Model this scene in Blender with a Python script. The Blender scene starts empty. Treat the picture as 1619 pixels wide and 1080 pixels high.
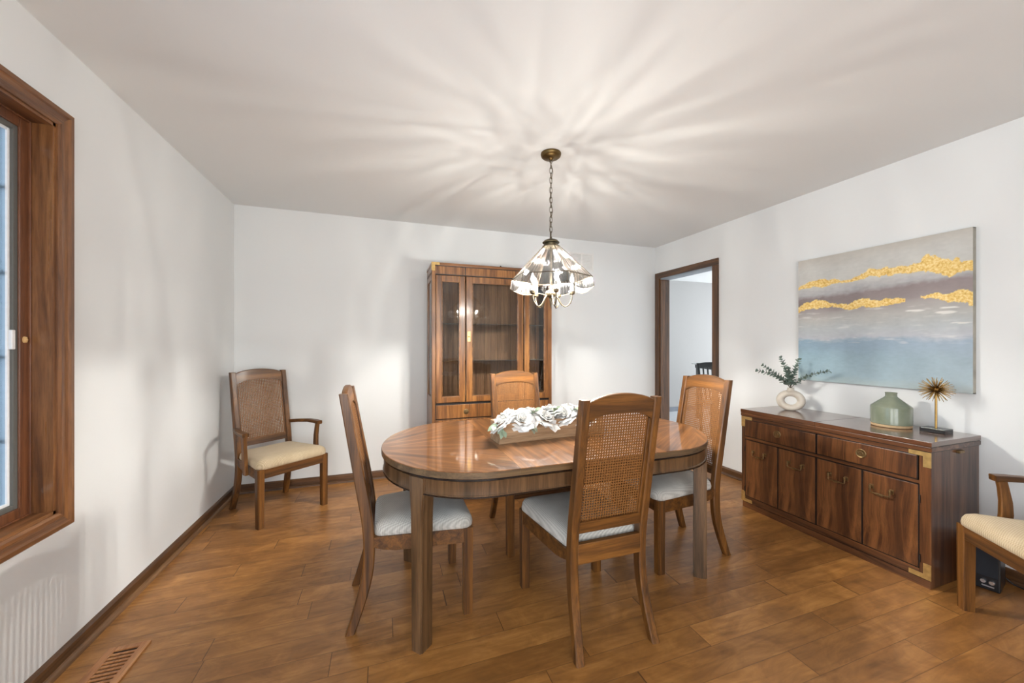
import bpy, bmesh, math, random
import numpy as np
from mathutils import Vector, Matrix, noise as mnoise

# ------------------------------------------------------------------ camera, world, light, exposure
S = bpy.context.scene
COL = S.collection
PI = math.pi
EYE = 1.257
XL, XR, YB, YF, HC = -1.194, 3.137, 3.728, -2.0, 2.44      # room: left, right, back, front walls, ceiling

cam = bpy.data.cameras.new('camera')
cam.sensor_fit = 'HORIZONTAL'; cam.sensor_width = 36.0
cam.lens = 588.2 / 1619 * 36.0
cam.shift_y = 5.0 / 1619
cam.clip_start = 0.05
co = bpy.data.objects.new('camera', cam); COL.objects.link(co)
co.location = (0, 0, EYE); co.rotation_euler = (PI / 2, 0, math.radians(-19.0))
S.camera = co

W = bpy.data.worlds.new('sky'); S.world = W; W.use_nodes = True
_n = W.node_tree.nodes; _l = W.node_tree.links; _n.clear()
_o = _n.new('ShaderNodeOutputWorld'); _b = _n.new('ShaderNodeBackground')
_tc = _n.new('ShaderNodeTexCoord'); _sx = _n.new('ShaderNodeSeparateXYZ'); _cr = _n.new('ShaderNodeValToRGB')
_l.new(_tc.outputs['Generated'], _sx.inputs[0]); _l.new(_sx.outputs['Z'], _cr.inputs[0])
_cr.color_ramp.elements[0].position = 0.0; _cr.color_ramp.elements[0].color = (0.86, 0.89, 0.91, 1)
_cr.color_ramp.elements[1].position = 0.6; _cr.color_ramp.elements[1].color = (0.93, 0.96, 1.0, 1)
_l.new(_cr.outputs[0], _b.inputs[0]); _b.inputs[1].default_value = 2.9
_l.new(_b.outputs[0], _o.inputs[0])

BULB_STRENGTH = 9.0
FILAMENT_STRENGTH = 8500.0
BULB_COLOR = (1.0, 0.96, 0.885)

def area_light(name, loc, rot, sx, sy, watts, color=(1, 1, 1), portal=False):
    d = bpy.data.lights.new(name, 'AREA'); d.shape = 'RECTANGLE'; d.size = sx; d.size_y = sy
    d.energy = watts; d.color = color
    if portal: d.cycles.is_portal = True
    o = bpy.data.objects.new(name, d); COL.objects.link(o); o.location = loc; o.rotation_euler = rot
    return o
# sky portals in the window openings (they guide sampling of the sky, they give no light of their own)
area_light('window_portal', (XL - 0.24, 1.05, 1.355), (0, -PI / 2, 0), 1.6, 1.9, 1, portal=True)
area_light('window_portal', (0.0, YF - 0.25, 1.30), (PI / 2, 0, 0), 2.3, 2.2, 1, portal=True)
area_light('window_portal', (XL - 0.24, -1.0, 1.25), (0, -PI / 2, 0), 2.2, 1.7, 1, portal=True)
area_light('window_portal', (7.9, 3.3, 1.25), (0, PI / 2, 0), 2.3, 4.0, 1, portal=True)

S.view_settings.view_transform = 'Standard'
S.view_settings.look = 'None'
S.view_settings.gamma = 1.0
S.view_settings.use_curve_mapping = False
S.view_settings.exposure = 1.45
S.cycles.use_denoising = True
S.cycles.max_bounces = 12
S.cycles.diffuse_bounces = 5
S.cycles.transparent_max_bounces = 24
S.cycles.sample_clamp_indirect = 6.0

# ------------------------------------------------------------------ helpers: materials
def srgb(r, g, b):
    f = lambda c: (c / 255 / 12.92) if c / 255 <= 0.04045 else ((c / 255 + 0.055) / 1.055) ** 2.4
    return (f(r), f(g), f(b), 1.0)

class NT:
    """tiny node-tree builder"""
    def __init__(s, name):
        s.m = bpy.data.materials.new(name); s.m.use_nodes = True
        s.t = s.m.node_tree; s.t.nodes.clear()
        s.out = s.t.nodes.new('ShaderNodeOutputMaterial')
    def n(s, typ, ins=None, **kw):
        x = s.t.nodes.new('ShaderNode' + typ)
        for k, v in kw.items(): setattr(x, k, v)
        for k, v in (ins or {}).items():
            i = x.inputs[k]
            if hasattr(v, 'bl_idname') and hasattr(v, 'outputs'): s.t.links.new(v.outputs[0], i)
            elif isinstance(v, bpy.types.NodeSocket): s.t.links.new(v, i)
            else: i.default_value = v
        return x
    def math(s, op, a, b=0.0, c=0.0):
        return s.n('Math', {0: a, 1: b, 2: c}, operation=op)
    def ramp(s, fac, stops, interp='LINEAR'):
        r = s.n('ValToRGB', {0: fac}); e = r.color_ramp; e.interpolation = interp
        while len(e.elements) < len(stops): e.elements.new(0.5)
        for el, (p, c) in zip(e.elements, stops):
            el.position = p; el.color = c if len(c) == 4 else (*c, 1)
        return r
    def mix(s, fac, a, b, blend='MIX'):
        m = s.n('Mix', data_type='RGBA', blend_type=blend)
        for k, v in ((0, fac), (6, a), (7, b)):
            i = m.inputs[k]
            if hasattr(v, 'outputs'): s.t.links.new(v.outputs[2] if v.bl_idname == 'ShaderNodeMix' else v.outputs[0], i)
            elif isinstance(v, bpy.types.NodeSocket): s.t.links.new(v, i)
            else: i.default_value = v
        return m.outputs[2]
    def bsdf(s, **kw):
        p = s.n('BsdfPrincipled', {k.replace('_', ' '): v for k, v in kw.items()})
        s.t.links.new(p.outputs[0], s.out.inputs[0]); s.p = p
        return s.m

def grey(v): return (v, v, v, 1)

def wood(name, dark, mid, light, axis='Z', scale=1.0, rough=0.38, coat=0.25, contrast=1.0, figure=0.0, obj_random=0.0):
    m = NT(name)
    tc = m.n('TexCoord')
    along = 1.4 * scale; cross = 26.0 * scale
    sc = {'X': (along, cross, cross), 'Y': (cross, along, cross), 'Z': (cross, cross, along)}[axis]
    vec = tc.outputs['Object']
    if figure:                                          # wavy cathedral figure
        wn = m.n('TexNoise', {'Vector': vec, 'Scale': 2.2, 'Detail': 1.0})
        off = m.n('VectorMath', {0: wn.outputs['Color'], 1: (figure, figure, figure)}, operation='MULTIPLY')
        vec = m.n('VectorMath', {0: vec, 1: off.outputs[0]}, operation='ADD').outputs[0]
    mp = m.n('Mapping', {'Vector': vec, 'Scale': sc})
    n1 = m.n('TexNoise', {'Vector': mp.outputs[0], 'Scale': 1.0, 'Detail': 6.0, 'Roughness': 0.62, 'Distortion': 0.6})
    mp2 = m.n('Mapping', {'Vector': vec, 'Scale': tuple(v * 5 for v in sc)})
    n2 = m.n('TexNoise', {'Vector': mp2.outputs[0], 'Scale': 1.3, 'Detail': 3.0, 'Roughness': 0.7})
    lo, hi = 0.5 - 0.17 / contrast, 0.5 + 0.17 / contrast
    c = m.ramp(n1.outputs[0], [(lo, dark), (0.5, mid), (hi, light)])
    pore = m.ramp(n2.outputs[0], [(0.36, grey(0.62)), (0.52, grey(1.0))])
    col = m.mix(0.75, c, pore, 'MULTIPLY')
    bump = m.n('Bump', {'Height': n2.outputs[0], 'Strength': 0.08, 'Distance': 0.002})
    rr = m.n('MapRange', {0: n1.outputs[0], 1: 0.3, 2: 0.7, 3: rough + 0.06, 4: rough - 0.04})
    return m.bsdf(Base_Color=col, Roughness=rr.outputs[0], Coat_Weight=coat, Coat_Roughness=0.15, Normal=bump.outputs[0])

def plain(name, color, rough=0.5, metal=0.0, coat=0.0, bump=0.0, bscale=60.0, var=0.06, **kw):
    m = NT(name)
    tc = m.n('TexCoord')
    ns = m.n('TexNoise', {'Vector': tc.outputs['Object'], 'Scale': bscale, 'Detail': 4.0})
    v = m.ramp(ns.outputs[0], [(0.3, grey(1 - var)), (0.7, grey(1.0))])
    col = m.mix(1.0, color, v, 'MULTIPLY')
    ins = dict(Base_Color=col, Roughness=rough, Metallic=metal, Coat_Weight=coat, **kw)
    if bump:
        b = m.n('Bump', {'Height': ns.outputs[0], 'Strength': bump, 'Distance': 0.003}); ins['Normal'] = b.outputs[0]
    return m.bsdf(**ins)

# ------------------------------------------------------------------ helpers: objects
def tag(o, label=None, cat=None, group=None, kind=None):
    if label: o['label'] = label
    if cat: o['category'] = cat
    if group: o['group'] = group
    if kind: o['kind'] = kind
    return o

def thing(name, label, cat, loc=(0, 0, 0), rz=0.0, group=None):
    o = bpy.data.objects.new(name, None); COL.objects.link(o)
    o.empty_display_size = 0.1; o.location = loc; o.rotation_euler = (0, 0, rz)
    return tag(o, label, cat, group)

def obj(name, bm, mat, parent=None, smooth=None, loc=None, rot=None, label=None):
    me = bpy.data.meshes.new(name)
    bmesh.ops.recalc_face_normals(bm, faces=bm.faces)
    bm.to_mesh(me); bm.free()
    o = bpy.data.objects.new(name, me); COL.objects.link(o)
    for mm in (mat if isinstance(mat, (list, tuple)) else [mat]): me.materials.append(mm)
    if smooth is not None:
        for p in me.polygons: p.use_smooth = True
        if smooth < 180:
            me.set_sharp_from_angle(angle=math.radians(smooth))
    if parent: o.parent = parent
    if loc: o.location = loc
    if rot: o.rotation_euler = rot
    if label: o['label'] = label
    return o

def dup(root, label, loc, rz, group=None):
    """a copy of a thing, its parts and their sub-parts"""
    def rec(o, par):
        c = o.copy(); COL.objects.link(c); c.parent = par
        for ch in list(o.children): rec(ch, c)
        return c
    r = rec(root, None); r.location = loc; r.rotation_euler = (0, 0, rz); r['label'] = label
    if group: r['group'] = group
    return r

def box(bm, x0, x1, y0, y1, z0, z1, bev=0.0, seg=2, mat=0):
    vs = [bm.verts.new((x, y, z)) for z in (z0, z1) for y in (y0, y1) for x in (x0, x1)]
    fs = [bm.faces.new([vs[i] for i in q]) for q in ((0, 2, 3, 1), (4, 5, 7, 6), (0, 1, 5, 4), (2, 6, 7, 3), (0, 4, 6, 2), (1, 3, 7, 5))]
    for f in fs: f.material_index = mat
    if bev > 0:
        es = list({e for f in fs for e in f.edges})
        bmesh.ops.bevel(bm, geom=es, offset=bev, segments=seg, affect='EDGES', profile=0.6)
    return fs

def nb(): return bmesh.new()

def boxes(*args, bev=0.0):
    bm = nb()
    for a in args: box(bm, *a, bev=bev)
    return bm

def loft(bm, rings, cap=True, closed=False, mat=0):
    """skin rings of points (equal counts) in order"""
    R = [[bm.verts.new(p) for p in r] for r in rings]
    n = len(R[0]); m = len(R)
    for i in range(m if closed else m - 1):
        a, b = R[i], R[(i + 1) % m]
        for k in range(n):
            f = bm.faces.new((a[k], a[(k + 1) % n], b[(k + 1) % n], b[k])); f.material_index = mat
    if cap and not closed:
        bm.faces.new(list(reversed(R[0]))).material_index = mat; bm.faces.new(R[-1]).material_index = mat
    return R

def crect(w, h, ch):
    """chamfered rectangle in 2D, 8 points"""
    w, h = w / 2, h / 2
    return [(-w + ch, -h), (w - ch, -h), (w, -h + ch), (w, h - ch), (w - ch, h), (-w + ch, h), (-w, h - ch), (-w, -h + ch)]

def ngon(r, n, ph=0.0): return [(r * math.cos(2 * PI * k / n + ph), r * math.sin(2 * PI * k / n + ph)) for k in range(n)]

def sweep(bm, pts, sect, up=(0, 0, 1), closed=False, cap=True, mat=0):
    """sweep 2D sections (one, or one per point; x=side, y=up) along pts"""
    pts = [Vector(p) for p in pts]; n = len(pts); up = Vector(up); rings = []
    prev = None
    for i, p in enumerate(pts):
        a = pts[(i - 1) % n] if (closed or i > 0) else p
        b = pts[(i + 1) % n] if (closed or i < n - 1) else p
        t = (b - a).normalized()
        s = t.cross(up)
        if s.length < 1e-4: s = prev if prev is not None else t.cross(Vector((1, 0, 0)))
        s = (s - t * s.dot(t)).normalized(); prev = s
        u = s.cross(t)
        sec = sect[i] if isinstance(sect[0][0], (tuple, list)) else sect
        rings.append([p + s * x + u * y for x, y in sec])
    return loft(bm, rings, cap=cap, closed=closed, mat=mat)

def tube(bm, pts, r, n=8, closed=False, up=(0.13, 0.21, 0.97), mat=0):
    if isinstance(r, (list, tuple)): return sweep(bm, pts, [ngon(q, n) for q in r], up=up, closed=closed, mat=mat)
    return sweep(bm, pts, ngon(r, n), up=up, closed=closed, mat=mat)

def lathe(bm, prof, n=32, c=(0, 0, 0), mat=0, cap=True):
    return loft(bm, [[(c[0] + r * math.cos(2 * PI * k / n), c[1] + r * math.sin(2 * PI * k / n), c[2] + z) for k in range(n)] for r, z in prof], cap=cap, mat=mat)

def interp(xs, ys, x):
    """Catmull-Rom through (xs, ys)"""
    if x <= xs[0]: return ys[0]
    if x >= xs[-1]: return ys[-1]
    i = max(k for k in range(len(xs) - 1) if xs[k] <= x)
    t = (x - xs[i]) / (xs[i + 1] - xs[i])
    def tan(j):
        a, b = max(j - 1, 0), min(j + 1, len(xs) - 1)
        return (ys[b] - ys[a]) / (xs[b] - xs[a])
    h = xs[i + 1] - xs[i]; m0, m1 = tan(i) * h, tan(i + 1) * h
    return (2*t**3 - 3*t**2 + 1) * ys[i] + (t**3 - 2*t**2 + t) * m0 + (-2*t**3 + 3*t**2) * ys[i + 1] + (t**3 - t**2) * m1

def round_poly(pts, rads, seg=6):
    """rounded 2D polygon (counter-clockwise)"""
    out = []; n = len(pts)
    for i in range(n):
        p = Vector(pts[i]); a = (Vector(pts[i - 1]) - p); b = (Vector(pts[(i + 1) % n]) - p)
        r = rads[i] if isinstance(rads, (list, tuple)) else rads
        an = a.angle(b); d = r / math.tan(an / 2)
        c = p + (a.normalized() + b.normalized()).normalized() * (r / math.sin(an / 2))
        s0 = p + a.normalized() * d - c; s1 = p + b.normalized() * d - c
        a0 = math.atan2(s0.y, s0.x); a1 = math.atan2(s1.y, s1.x)
        da = (a1 - a0 + PI) % (2 * PI) - PI
        for k in range(seg + 1):
            q = a0 + da * k / seg
            out.append((c.x + r * math.cos(q), c.y + r * math.sin(q)))
    return out

def prism(bm, poly, z0, z1, mat=0):
    return loft(bm, [[(x, y, z0) for x, y in poly], [(x, y, z1) for x, y in poly]], mat=mat)

# ------------------------------------------------------------------ materials
M = {}
def paint(name, c, bump=0.05):
    m = NT(name); tc = m.n('TexCoord')
    n1 = m.n('TexNoise', {'Vector': tc.outputs['Object'], 'Scale': 220.0, 'Detail': 3.0})
    n2 = m.n('TexNoise', {'Vector': tc.outputs['Object'], 'Scale': 0.9, 'Detail': 2.0})
    v = m.ramp(n2.outputs[0], [(0.3, grey(0.97)), (0.7, grey(1.0))])
    b = m.n('Bump', {'Height': n1.outputs[0], 'Strength': bump, 'Distance': 0.001})
    return m.bsdf(Base_Color=m.mix(1.0, c, v, 'MULTIPLY'), Roughness=0.75, Normal=b.outputs[0], Specular_IOR_Level=0.25)
M['wall'] = paint('wall paint', (0.775, 0.79, 0.79, 1))
M['ceiling'] = paint('ceiling paint', (0.775, 0.79, 0.79, 1), 0.03)
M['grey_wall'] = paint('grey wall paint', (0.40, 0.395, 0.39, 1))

def floor_mat():
    m = NT('hardwood planks'); tc = m.n('TexCoord'); sp = m.n('SeparateXYZ', {0: tc.outputs['Object']})
    PW, PL = 0.1203, 0.92
    yy = m.math('DIVIDE', m.math('ADD', sp.outputs['Y'], 0.0075), PW)
    row = m.math('FLOOR', yy); fy = m.math('FRACT', yy)
    wn = m.n('TexWhiteNoise', {'W': row}, noise_dimensions='1D')
    xo = m.math('ADD', sp.outputs['X'], m.math('MULTIPLY', wn.outputs['Value'], 7.3))
    wob = m.math('MULTIPLY', m.math('SINE', m.math('MULTIPLY', xo, 2.1)), 0.18)
    xx = m.math('ADD', m.math('DIVIDE', xo, PL), wob)
    cel = m.math('FLOOR', xx); fx = m.math('FRACT', xx)
    cv = m.n('CombineXYZ', {0: cel, 1: row, 2: 3.7})
    rnd = m.n('TexWhiteNoise', {'Vector': cv.outputs[0]}, noise_dimensions='3D')
    # grain, shifted per plank
    sh = m.n('VectorMath', {0: rnd.outputs['Color'], 1: (9.0, 9.0, 9.0)}, operation='MULTIPLY')
    gv = m.n('VectorMath', {0: tc.outputs['Object'], 1: sh.outputs[0]}, operation='ADD')
    mp = m.n('Mapping', {'Vector': gv.outputs[0], 'Scale': (3.0, 26.0, 1.0)})
    g = m.n('TexNoise', {'Vector': mp.outputs[0], 'Scale': 1.0, 'Detail': 6.0, 'Roughness': 0.6, 'Distortion': 1.2})
    mp3 = m.n('Mapping', {'Vector': gv.outputs[0], 'Scale': (5.0, 9.0, 1.0)})
    cl = m.n('TexNoise', {'Vector': mp3.outputs[0], 'Scale': 1.0, 'Detail': 4.0, 'Roughness': 0.65, 'Distortion': 1.0})
    f = m.math('ADD', m.math('MULTIPLY', g.outputs[0], 0.45), m.math('MULTIPLY', cl.outputs[0], 0.55))
    c = m.ramp(f, [(0.30, FLOOR_D), (0.50, FLOOR_M), (0.68, FLOOR_L)])
    tint = m.ramp(rnd.outputs['Value'], [(0.0, (0.72, 0.69, 0.66)), (0.45, (0.92, 0.91, 0.90)), (1.0, (1.10, 1.10, 1.08))])
    c = m.mix(1.0, c, tint, 'MULTIPLY')
    # seams
    ey = m.math('MULTIPLY', m.math('MINIMUM', fy, m.math('SUBTRACT', 1.0, fy)), PW)
    ex = m.math('MULTIPLY', m.math('MINIMUM', fx, m.math('SUBTRACT', 1.0, fx)), PL)
    e = m.math('MINIMUM', ey, ex)
    s1 = m.n('MapRange', {0: ey, 1: 0.0006, 2: 0.0020, 3: 0.6, 4: 0.0}); s2 = m.n('MapRange', {0: ex, 1: 0.0009, 2: 0.0026, 3: 1.0, 4: 0.0})
    seam = m.math('MAXIMUM', s1.outputs[0], s2.outputs[0])
    c = m.mix(m.math('MULTIPLY', seam.outputs[0], 0.8), c, srgb(58, 34, 20))
    hb = m.math('ADD', m.math('MULTIPLY', seam.outputs[0], -1.0), m.math('MULTIPLY', cl.outputs[0], 0.35))
    b = m.n('Bump', {'Height': hb, 'Strength': 0.25, 'Distance': 0.0015})
    rg = m.n('MapRange', {0: cl.outputs[0], 1: 0.3, 2: 0.7, 3: 0.44, 4: 0.32})
    return m.bsdf(Base_Color=c, Roughness=rg.outputs[0], Normal=b.outputs[0], Coat_Weight=0.12, Coat_Roughness=0.28)
FLOOR_D, FLOOR_M, FLOOR_L = srgb(112, 74, 36), srgb(153, 104, 52), srgb(184, 132, 72)
M['floor'] = floor_mat()
M['tile'] = plain('pale tile', (0.60, 0.63, 0.66, 1), 0.25, var=0.05, bscale=6)

TRIM = (srgb(58, 36, 18), srgb(88, 58, 32), srgb(112, 76, 44))
M['trim_x'] = wood('stained trim x', *TRIM, axis='X')
M['trim_y'] = wood('stained trim y', *TRIM, axis='Y')
M['trim_z'] = wood('stained trim z', *TRIM, axis='Z')
M['shoe_x'] = wood('shoe moulding x', srgb(96, 66, 40), srgb(122, 88, 56), srgb(140, 104, 68), axis='X')
M['shoe_y'] = wood('shoe moulding y', srgb(96, 66, 40), srgb(122, 88, 56), srgb(140, 104, 68), axis='Y')
WIN = (srgb(84, 50, 26), srgb(118, 76, 42), srgb(146, 100, 60))
M['win_y'] = wood('window oak y', *WIN, axis='Y'); M['win_z'] = wood('window oak z', *WIN, axis='Z')
M['jamb_z'] = wood('varnished window jamb', *WIN, axis='Z', rough=0.3, coat=0.8)
M['sash_z'] = wood('sash wood', srgb(84, 46, 24), srgb(108, 64, 36), srgb(126, 78, 46), axis='Z')

OAK = (srgb(62, 37, 14), srgb(98, 61, 24), srgb(129, 84, 36))
for a in 'XYZ': M['oak_' + a] = wood('chair oak ' + a, *OAK, axis=a, rough=0.42, coat=0.15)
M['cane'] = plain('woven cane', srgb(134, 88, 42), 0.55, var=0.3, bscale=90)

TBL = (srgb(62, 45, 28), srgb(93, 68, 45), srgb(115, 87, 59))
M['table_Z'] = wood('table walnut z', *TBL, axis='Z', rough=0.32, coat=0.4)
M['table_X'] = wood('table walnut x', *TBL, axis='X', rough=0.3, coat=0.4)
M['dark_groove'] = plain('dark groove', srgb(34, 22, 14), 0.25)
M['edge'] = wood('table edge walnut', srgb(74, 56, 36), srgb(98, 76, 50), srgb(114, 90, 60), axis='X', rough=0.4, coat=0.2)

WEDGE = 0.42
def veneer_top(name, mode, cx=0.0):
    """glossy veneered top: radial sunburst about (cx, 0) or straight grain along y"""
    m = NT(name); tc = m.n('TexCoord'); sp = m.n('SeparateXYZ', {0: tc.outputs['Object']})
    if mode == 'radial':
        x = m.math('MULTIPLY', m.math('SUBTRACT', sp.outputs['X'], cx), -math.copysign(1, cx)); y = sp.outputs['Y']
        a = m.math('ARCTAN2', y, x)
        k = m.math('DIVIDE', a, WEDGE); sec = m.math('FLOOR', k); fr = m.math('FRACT', k)
        tri = m.math('ABSOLUTE', m.math('SUBTRACT', fr, 0.5))         # book-matched in every wedge
        # grain runs along the wedge's bisector: rotate into wedge axes
        mid = m.math('MULTIPLY', m.math('ADD', sec, 0.5), WEDGE)
        c_, s_ = m.math('COSINE', mid), m.math('SINE', mid)
        u = m.math('ADD', m.math('MULTIPLY', x, c_), m.math('MULTIPLY', y, s_))
        v = m.math('ABSOLUTE', m.math('SUBTRACT', m.math('MULTIPLY', y, c_), m.math('MULTIPLY', x, s_)))
        vec = m.n('CombineXYZ', {0: m.math('MULTIPLY', u, 2.2), 1: m.math('MULTIPLY', v, 36.0), 2: m.math('MULTIPLY', m.math('ABSOLUTE', m.math('ADD', sec, 0.5)), 3.0)})
        tn = m.n('TexWhiteNoise', {'W': sec}, noise_dimensions='1D')
        tone = m.n('MapRange', {0: tn.outputs['Value'], 3: 0.90, 4: 1.08}).outputs[0]
    else:
        vec = m.n('CombineXYZ', {0: m.math('MULTIPLY', sp.outputs['X'], 30.0), 1: m.math('MULTIPLY', sp.outputs['Y'], 2.2), 2: 0.0})
        tone = 1.0
    n1 = m.n('TexNoise', {'Vector': vec.outputs[0], 'Scale': 1.0, 'Detail': 6.0, 'Roughness': 0.6, 'Distortion': 0.2})
    mp2 = m.n('Mapping', {'Vector': vec.outputs[0], 'Scale': (3, 6, 1)} if mode == 'radial' else {'Vector': vec.outputs[0], 'Scale': (6, 3, 1)})
    n2 = m.n('TexNoise', {'Vector': mp2.outputs[0], 'Scale': 1.0, 'Detail': 3.0})
    c = m.ramp(n1.outputs[0], [(0.32, srgb(84, 52, 26)), (0.5, srgb(122, 78, 40)), (0.68, srgb(154, 104, 58))])
    c = m.mix(0.6, c, m.ramp(n2.outputs[0], [(0.36, grey(0.7)), (0.52, grey(1.0))]), 'MULTIPLY')
    tcol = m.n('CombineXYZ', {0: tone, 1: tone, 2: tone})
    c = m.mix(1.0, c, tcol.outputs[0], 'MULTIPLY')
    return m.bsdf(Base_Color=c, Roughness=0.42, Specular_IOR_Level=0.3, Coat_Weight=0.9, Coat_Roughness=0.04)
M['top_l'] = veneer_top('table veneer left', 'radial', -1.02)
M['top_r'] = veneer_top('table veneer right', 'radial', 1.02)
M['top_c'] = veneer_top('table veneer leaf', 'straight')

BUF = (srgb(46, 25, 13), srgb(84, 50, 27), srgb(116, 74, 42))
M['buf_Y'] = wood('buffet mahogany y', *BUF, axis='Y', rough=0.34, coat=0.35)
M['buf_Z'] = wood('buffet mahogany z', *BUF, axis='Z', rough=0.34, coat=0.35)
M['buf_top'] = wood('buffet top', srgb(62, 36, 22), srgb(92, 58, 38), srgb(112, 74, 50), axis='Y', rough=0.2, coat=0.7)
M['buf_door'] = wood('buffet crotch veneer', *BUF, axis='Z', scale=0.75, rough=0.34, coat=0.35, figure=0.16)
M['buf_drawer'] = wood('buffet drawer veneer', *BUF, axis='Z', scale=0.8, rough=0.34, coat=0.35, figure=0.08)
M['buf_dark'] = plain('black bead', srgb(24, 15, 10), 0.45)

CHI = (srgb(86, 52, 24), srgb(128, 82, 40), srgb(160, 110, 60))
M['chi_X'] = wood('cabinet walnut x', *CHI, axis='X', rough=0.34, coat=0.35)
M['chi_Z'] = wood('cabinet walnut z', *CHI, axis='Z', rough=0.34, coat=0.35)
M['chi_back'] = wood('cabinet back', srgb(104, 74, 48), srgb(138, 102, 70), srgb(158, 120, 84), axis='Z', rough=0.5, coat=0.0)

def clear_glass(name, tint, spec=0.5, rough=0.02, extra=0.0):
    m = NT(name)
    tr = m.n('BsdfTransparent', {0: tint}); gl = m.n('BsdfGlossy', {0: (1, 1, 1, 1), 'Roughness': rough})
    fr = m.n('Fresnel', {'IOR': 1.0 + spec})
    f = m.math('ADD', fr.outputs[0], extra)
    mx = m.n('MixShader', {0: f, 1: tr, 2: gl}); m.t.links.new(mx.outputs[0], m.out.inputs[0])
    return m.m
M['glass'] = clear_glass('window glass', (0.42, 0.50, 0.57, 1), 0.45)
M['cab_glass'] = clear_glass('cabinet glass', (0.92, 0.92, 0.91, 1), 0.42)
M['shelf_glass'] = clear_glass('shelf glass', (0.80, 0.88, 0.85, 1), 0.6, extra=0.06)

def shade_glass():
    """streaky glass: ripples down every pane, transmission shaped to throw rays on the ceiling"""
    m = NT('rippled glass'); tc = m.n('TexCoord'); sp = m.n('SeparateXYZ', {0: tc.outputs['Object']})
    a = m.math('ARCTAN2', sp.outputs['Y'], sp.outputs['X'])
    ca, sa = m.math('COSINE', a), m.math('SINE', a)
    vec = m.n('CombineXYZ', {0: m.math('MULTIPLY', ca, 16.0), 1: m.math('MULTIPLY', sa, 16.0), 2: m.math('MULTIPLY', sp.outputs['Z'], 3.0)})
    n1 = m.n('TexNoise', {'Vector': vec.outputs[0], 'Scale': 1.0, 'Detail': 2.0, 'Roughness': 0.5})
    tcol = m.ramp(n1.outputs[0], [(0.38, (0.07, 0.07, 0.07)), (0.50, (0.15, 0.15, 0.148)), (0.62, (0.31, 0.308, 0.304))])  # dark streaks set to cast light rays and dim the ceiling
    tr = m.n('BsdfTransparent', {0: tcol}); gl = m.n('BsdfGlossy', {0: (1, 1, 1, 1), 'Roughness': 0.03})
    bp = m.n('Bump', {'Height': n1.outputs[0], 'Strength': 0.35, 'Distance': 0.02}); m.t.links.new(bp.outputs[0], gl.inputs['Normal'])
    fr = m.n('Fresnel', {'IOR': 1.45}); f = m.math('ADD', fr.outputs[0], 0.02)
    mx = m.n('MixShader', {0: f, 1: tr, 2: gl})
    tl = m.n('BsdfTranslucent', {0: (0.95, 0.95, 0.94, 1)})
    m2 = m.n('MixShader', {0: 0.0015, 1: mx, 2: tl})
    m.t.links.new(m2.outputs[0], m.out.inputs[0])
    return m.m
M['shade'] = shade_glass()

def emit(name, c, s):
    m = NT(name); e = m.n('Emission', {0: (*c, 1), 1: s}); m.t.links.new(e.outputs[0], m.out.inputs[0]); return m.m
M['filament'] = emit('lit filament', BULB_COLOR, FILAMENT_STRENGTH)
def bulb_mat():
    m = NT('glowing bulb glass'); tr = m.n('BsdfTransparent', {0: (1, 1, 1, 1)}); e = m.n('Emission', {0: (*BULB_COLOR, 1), 1: BULB_STRENGTH})
    a = m.n('AddShader', {0: tr, 1: e}); m.t.links.new(a.outputs[0], m.out.inputs[0]); return m.m
M['bulb'] = bulb_mat()
M['brass_old'] = plain('antique brass', srgb(120, 98, 62), 0.38, metal=1.0, var=0.25, bscale=40)
M['bronze'] = plain('dark bronze', srgb(96, 84, 62), 0.42, metal=0.9, var=0.3, bscale=60)
M['pewter'] = plain('brushed pewter brass', srgb(78, 68, 52), 0.4, metal=0.8, var=0.15)
M['brass'] = plain('aged brass', srgb(204, 170, 108), 0.42, metal=0.75, var=0.3, bscale=50)
M['brass_dull'] = plain('tarnished brass', srgb(140, 114, 78), 0.42, metal=0.9, var=0.35, bscale=70)
M['sleeve'] = plain('candle sleeve', (0.85, 0.83, 0.78, 1), 0.5)
M['gold'] = plain('gold wire', srgb(196, 160, 98), 0.36, metal=1.0, var=0.15)

def fabric(name, c1, c2, ang=0.6, pitch=0.0085):
    m = NT(name); tc = m.n('TexCoord')
    mp = m.n('Mapping', {'Vector': tc.outputs['Object'], 'Rotation': (0, 0, ang)})
    sp = m.n('SeparateXYZ', {0: mp.outputs[0]})
    k = 2 * PI / pitch
    w = m.math('MULTIPLY', m.math('SINE', m.math('MULTIPLY', sp.outputs['X'], k)), m.math('SINE', m.math('MULTIPLY', sp.outputs['Y'], k * 0.8)))
    nz = m.n('TexNoise', {'Vector': tc.outputs['Object'], 'Scale': 14.0, 'Detail': 3.0})
    f = m.math('ADD', m.math('MULTIPLY', w, 0.42), m.math('MULTIPLY', m.math('SUBTRACT', nz.outputs[0], 0.5), 0.5))
    c = m.ramp(m.math('ADD', f, 0.5), [(0.15, c1), (0.8, c2)])
    b = m.n('Bump', {'Height': w, 'Strength': 0.5, 'Distance': 0.0012})
    return m.bsdf(Base_Color=c, Roughness=0.9, Normal=b.outputs[0], Sheen_Weight=0.15, Specular_IOR_Level=0.2)
M['seat_fabric'] = fabric('woven seat fabric shade grey', srgb(166, 163, 156), srgb(206, 203, 196))  # same cloth as the armchairs; grey of shaded daylight put into the colour
M['arm_fabric'] = fabric('woven beige seat fabric', srgb(172, 152, 122), srgb(200, 182, 152), ang=0.0, pitch=0.0095)

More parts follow.
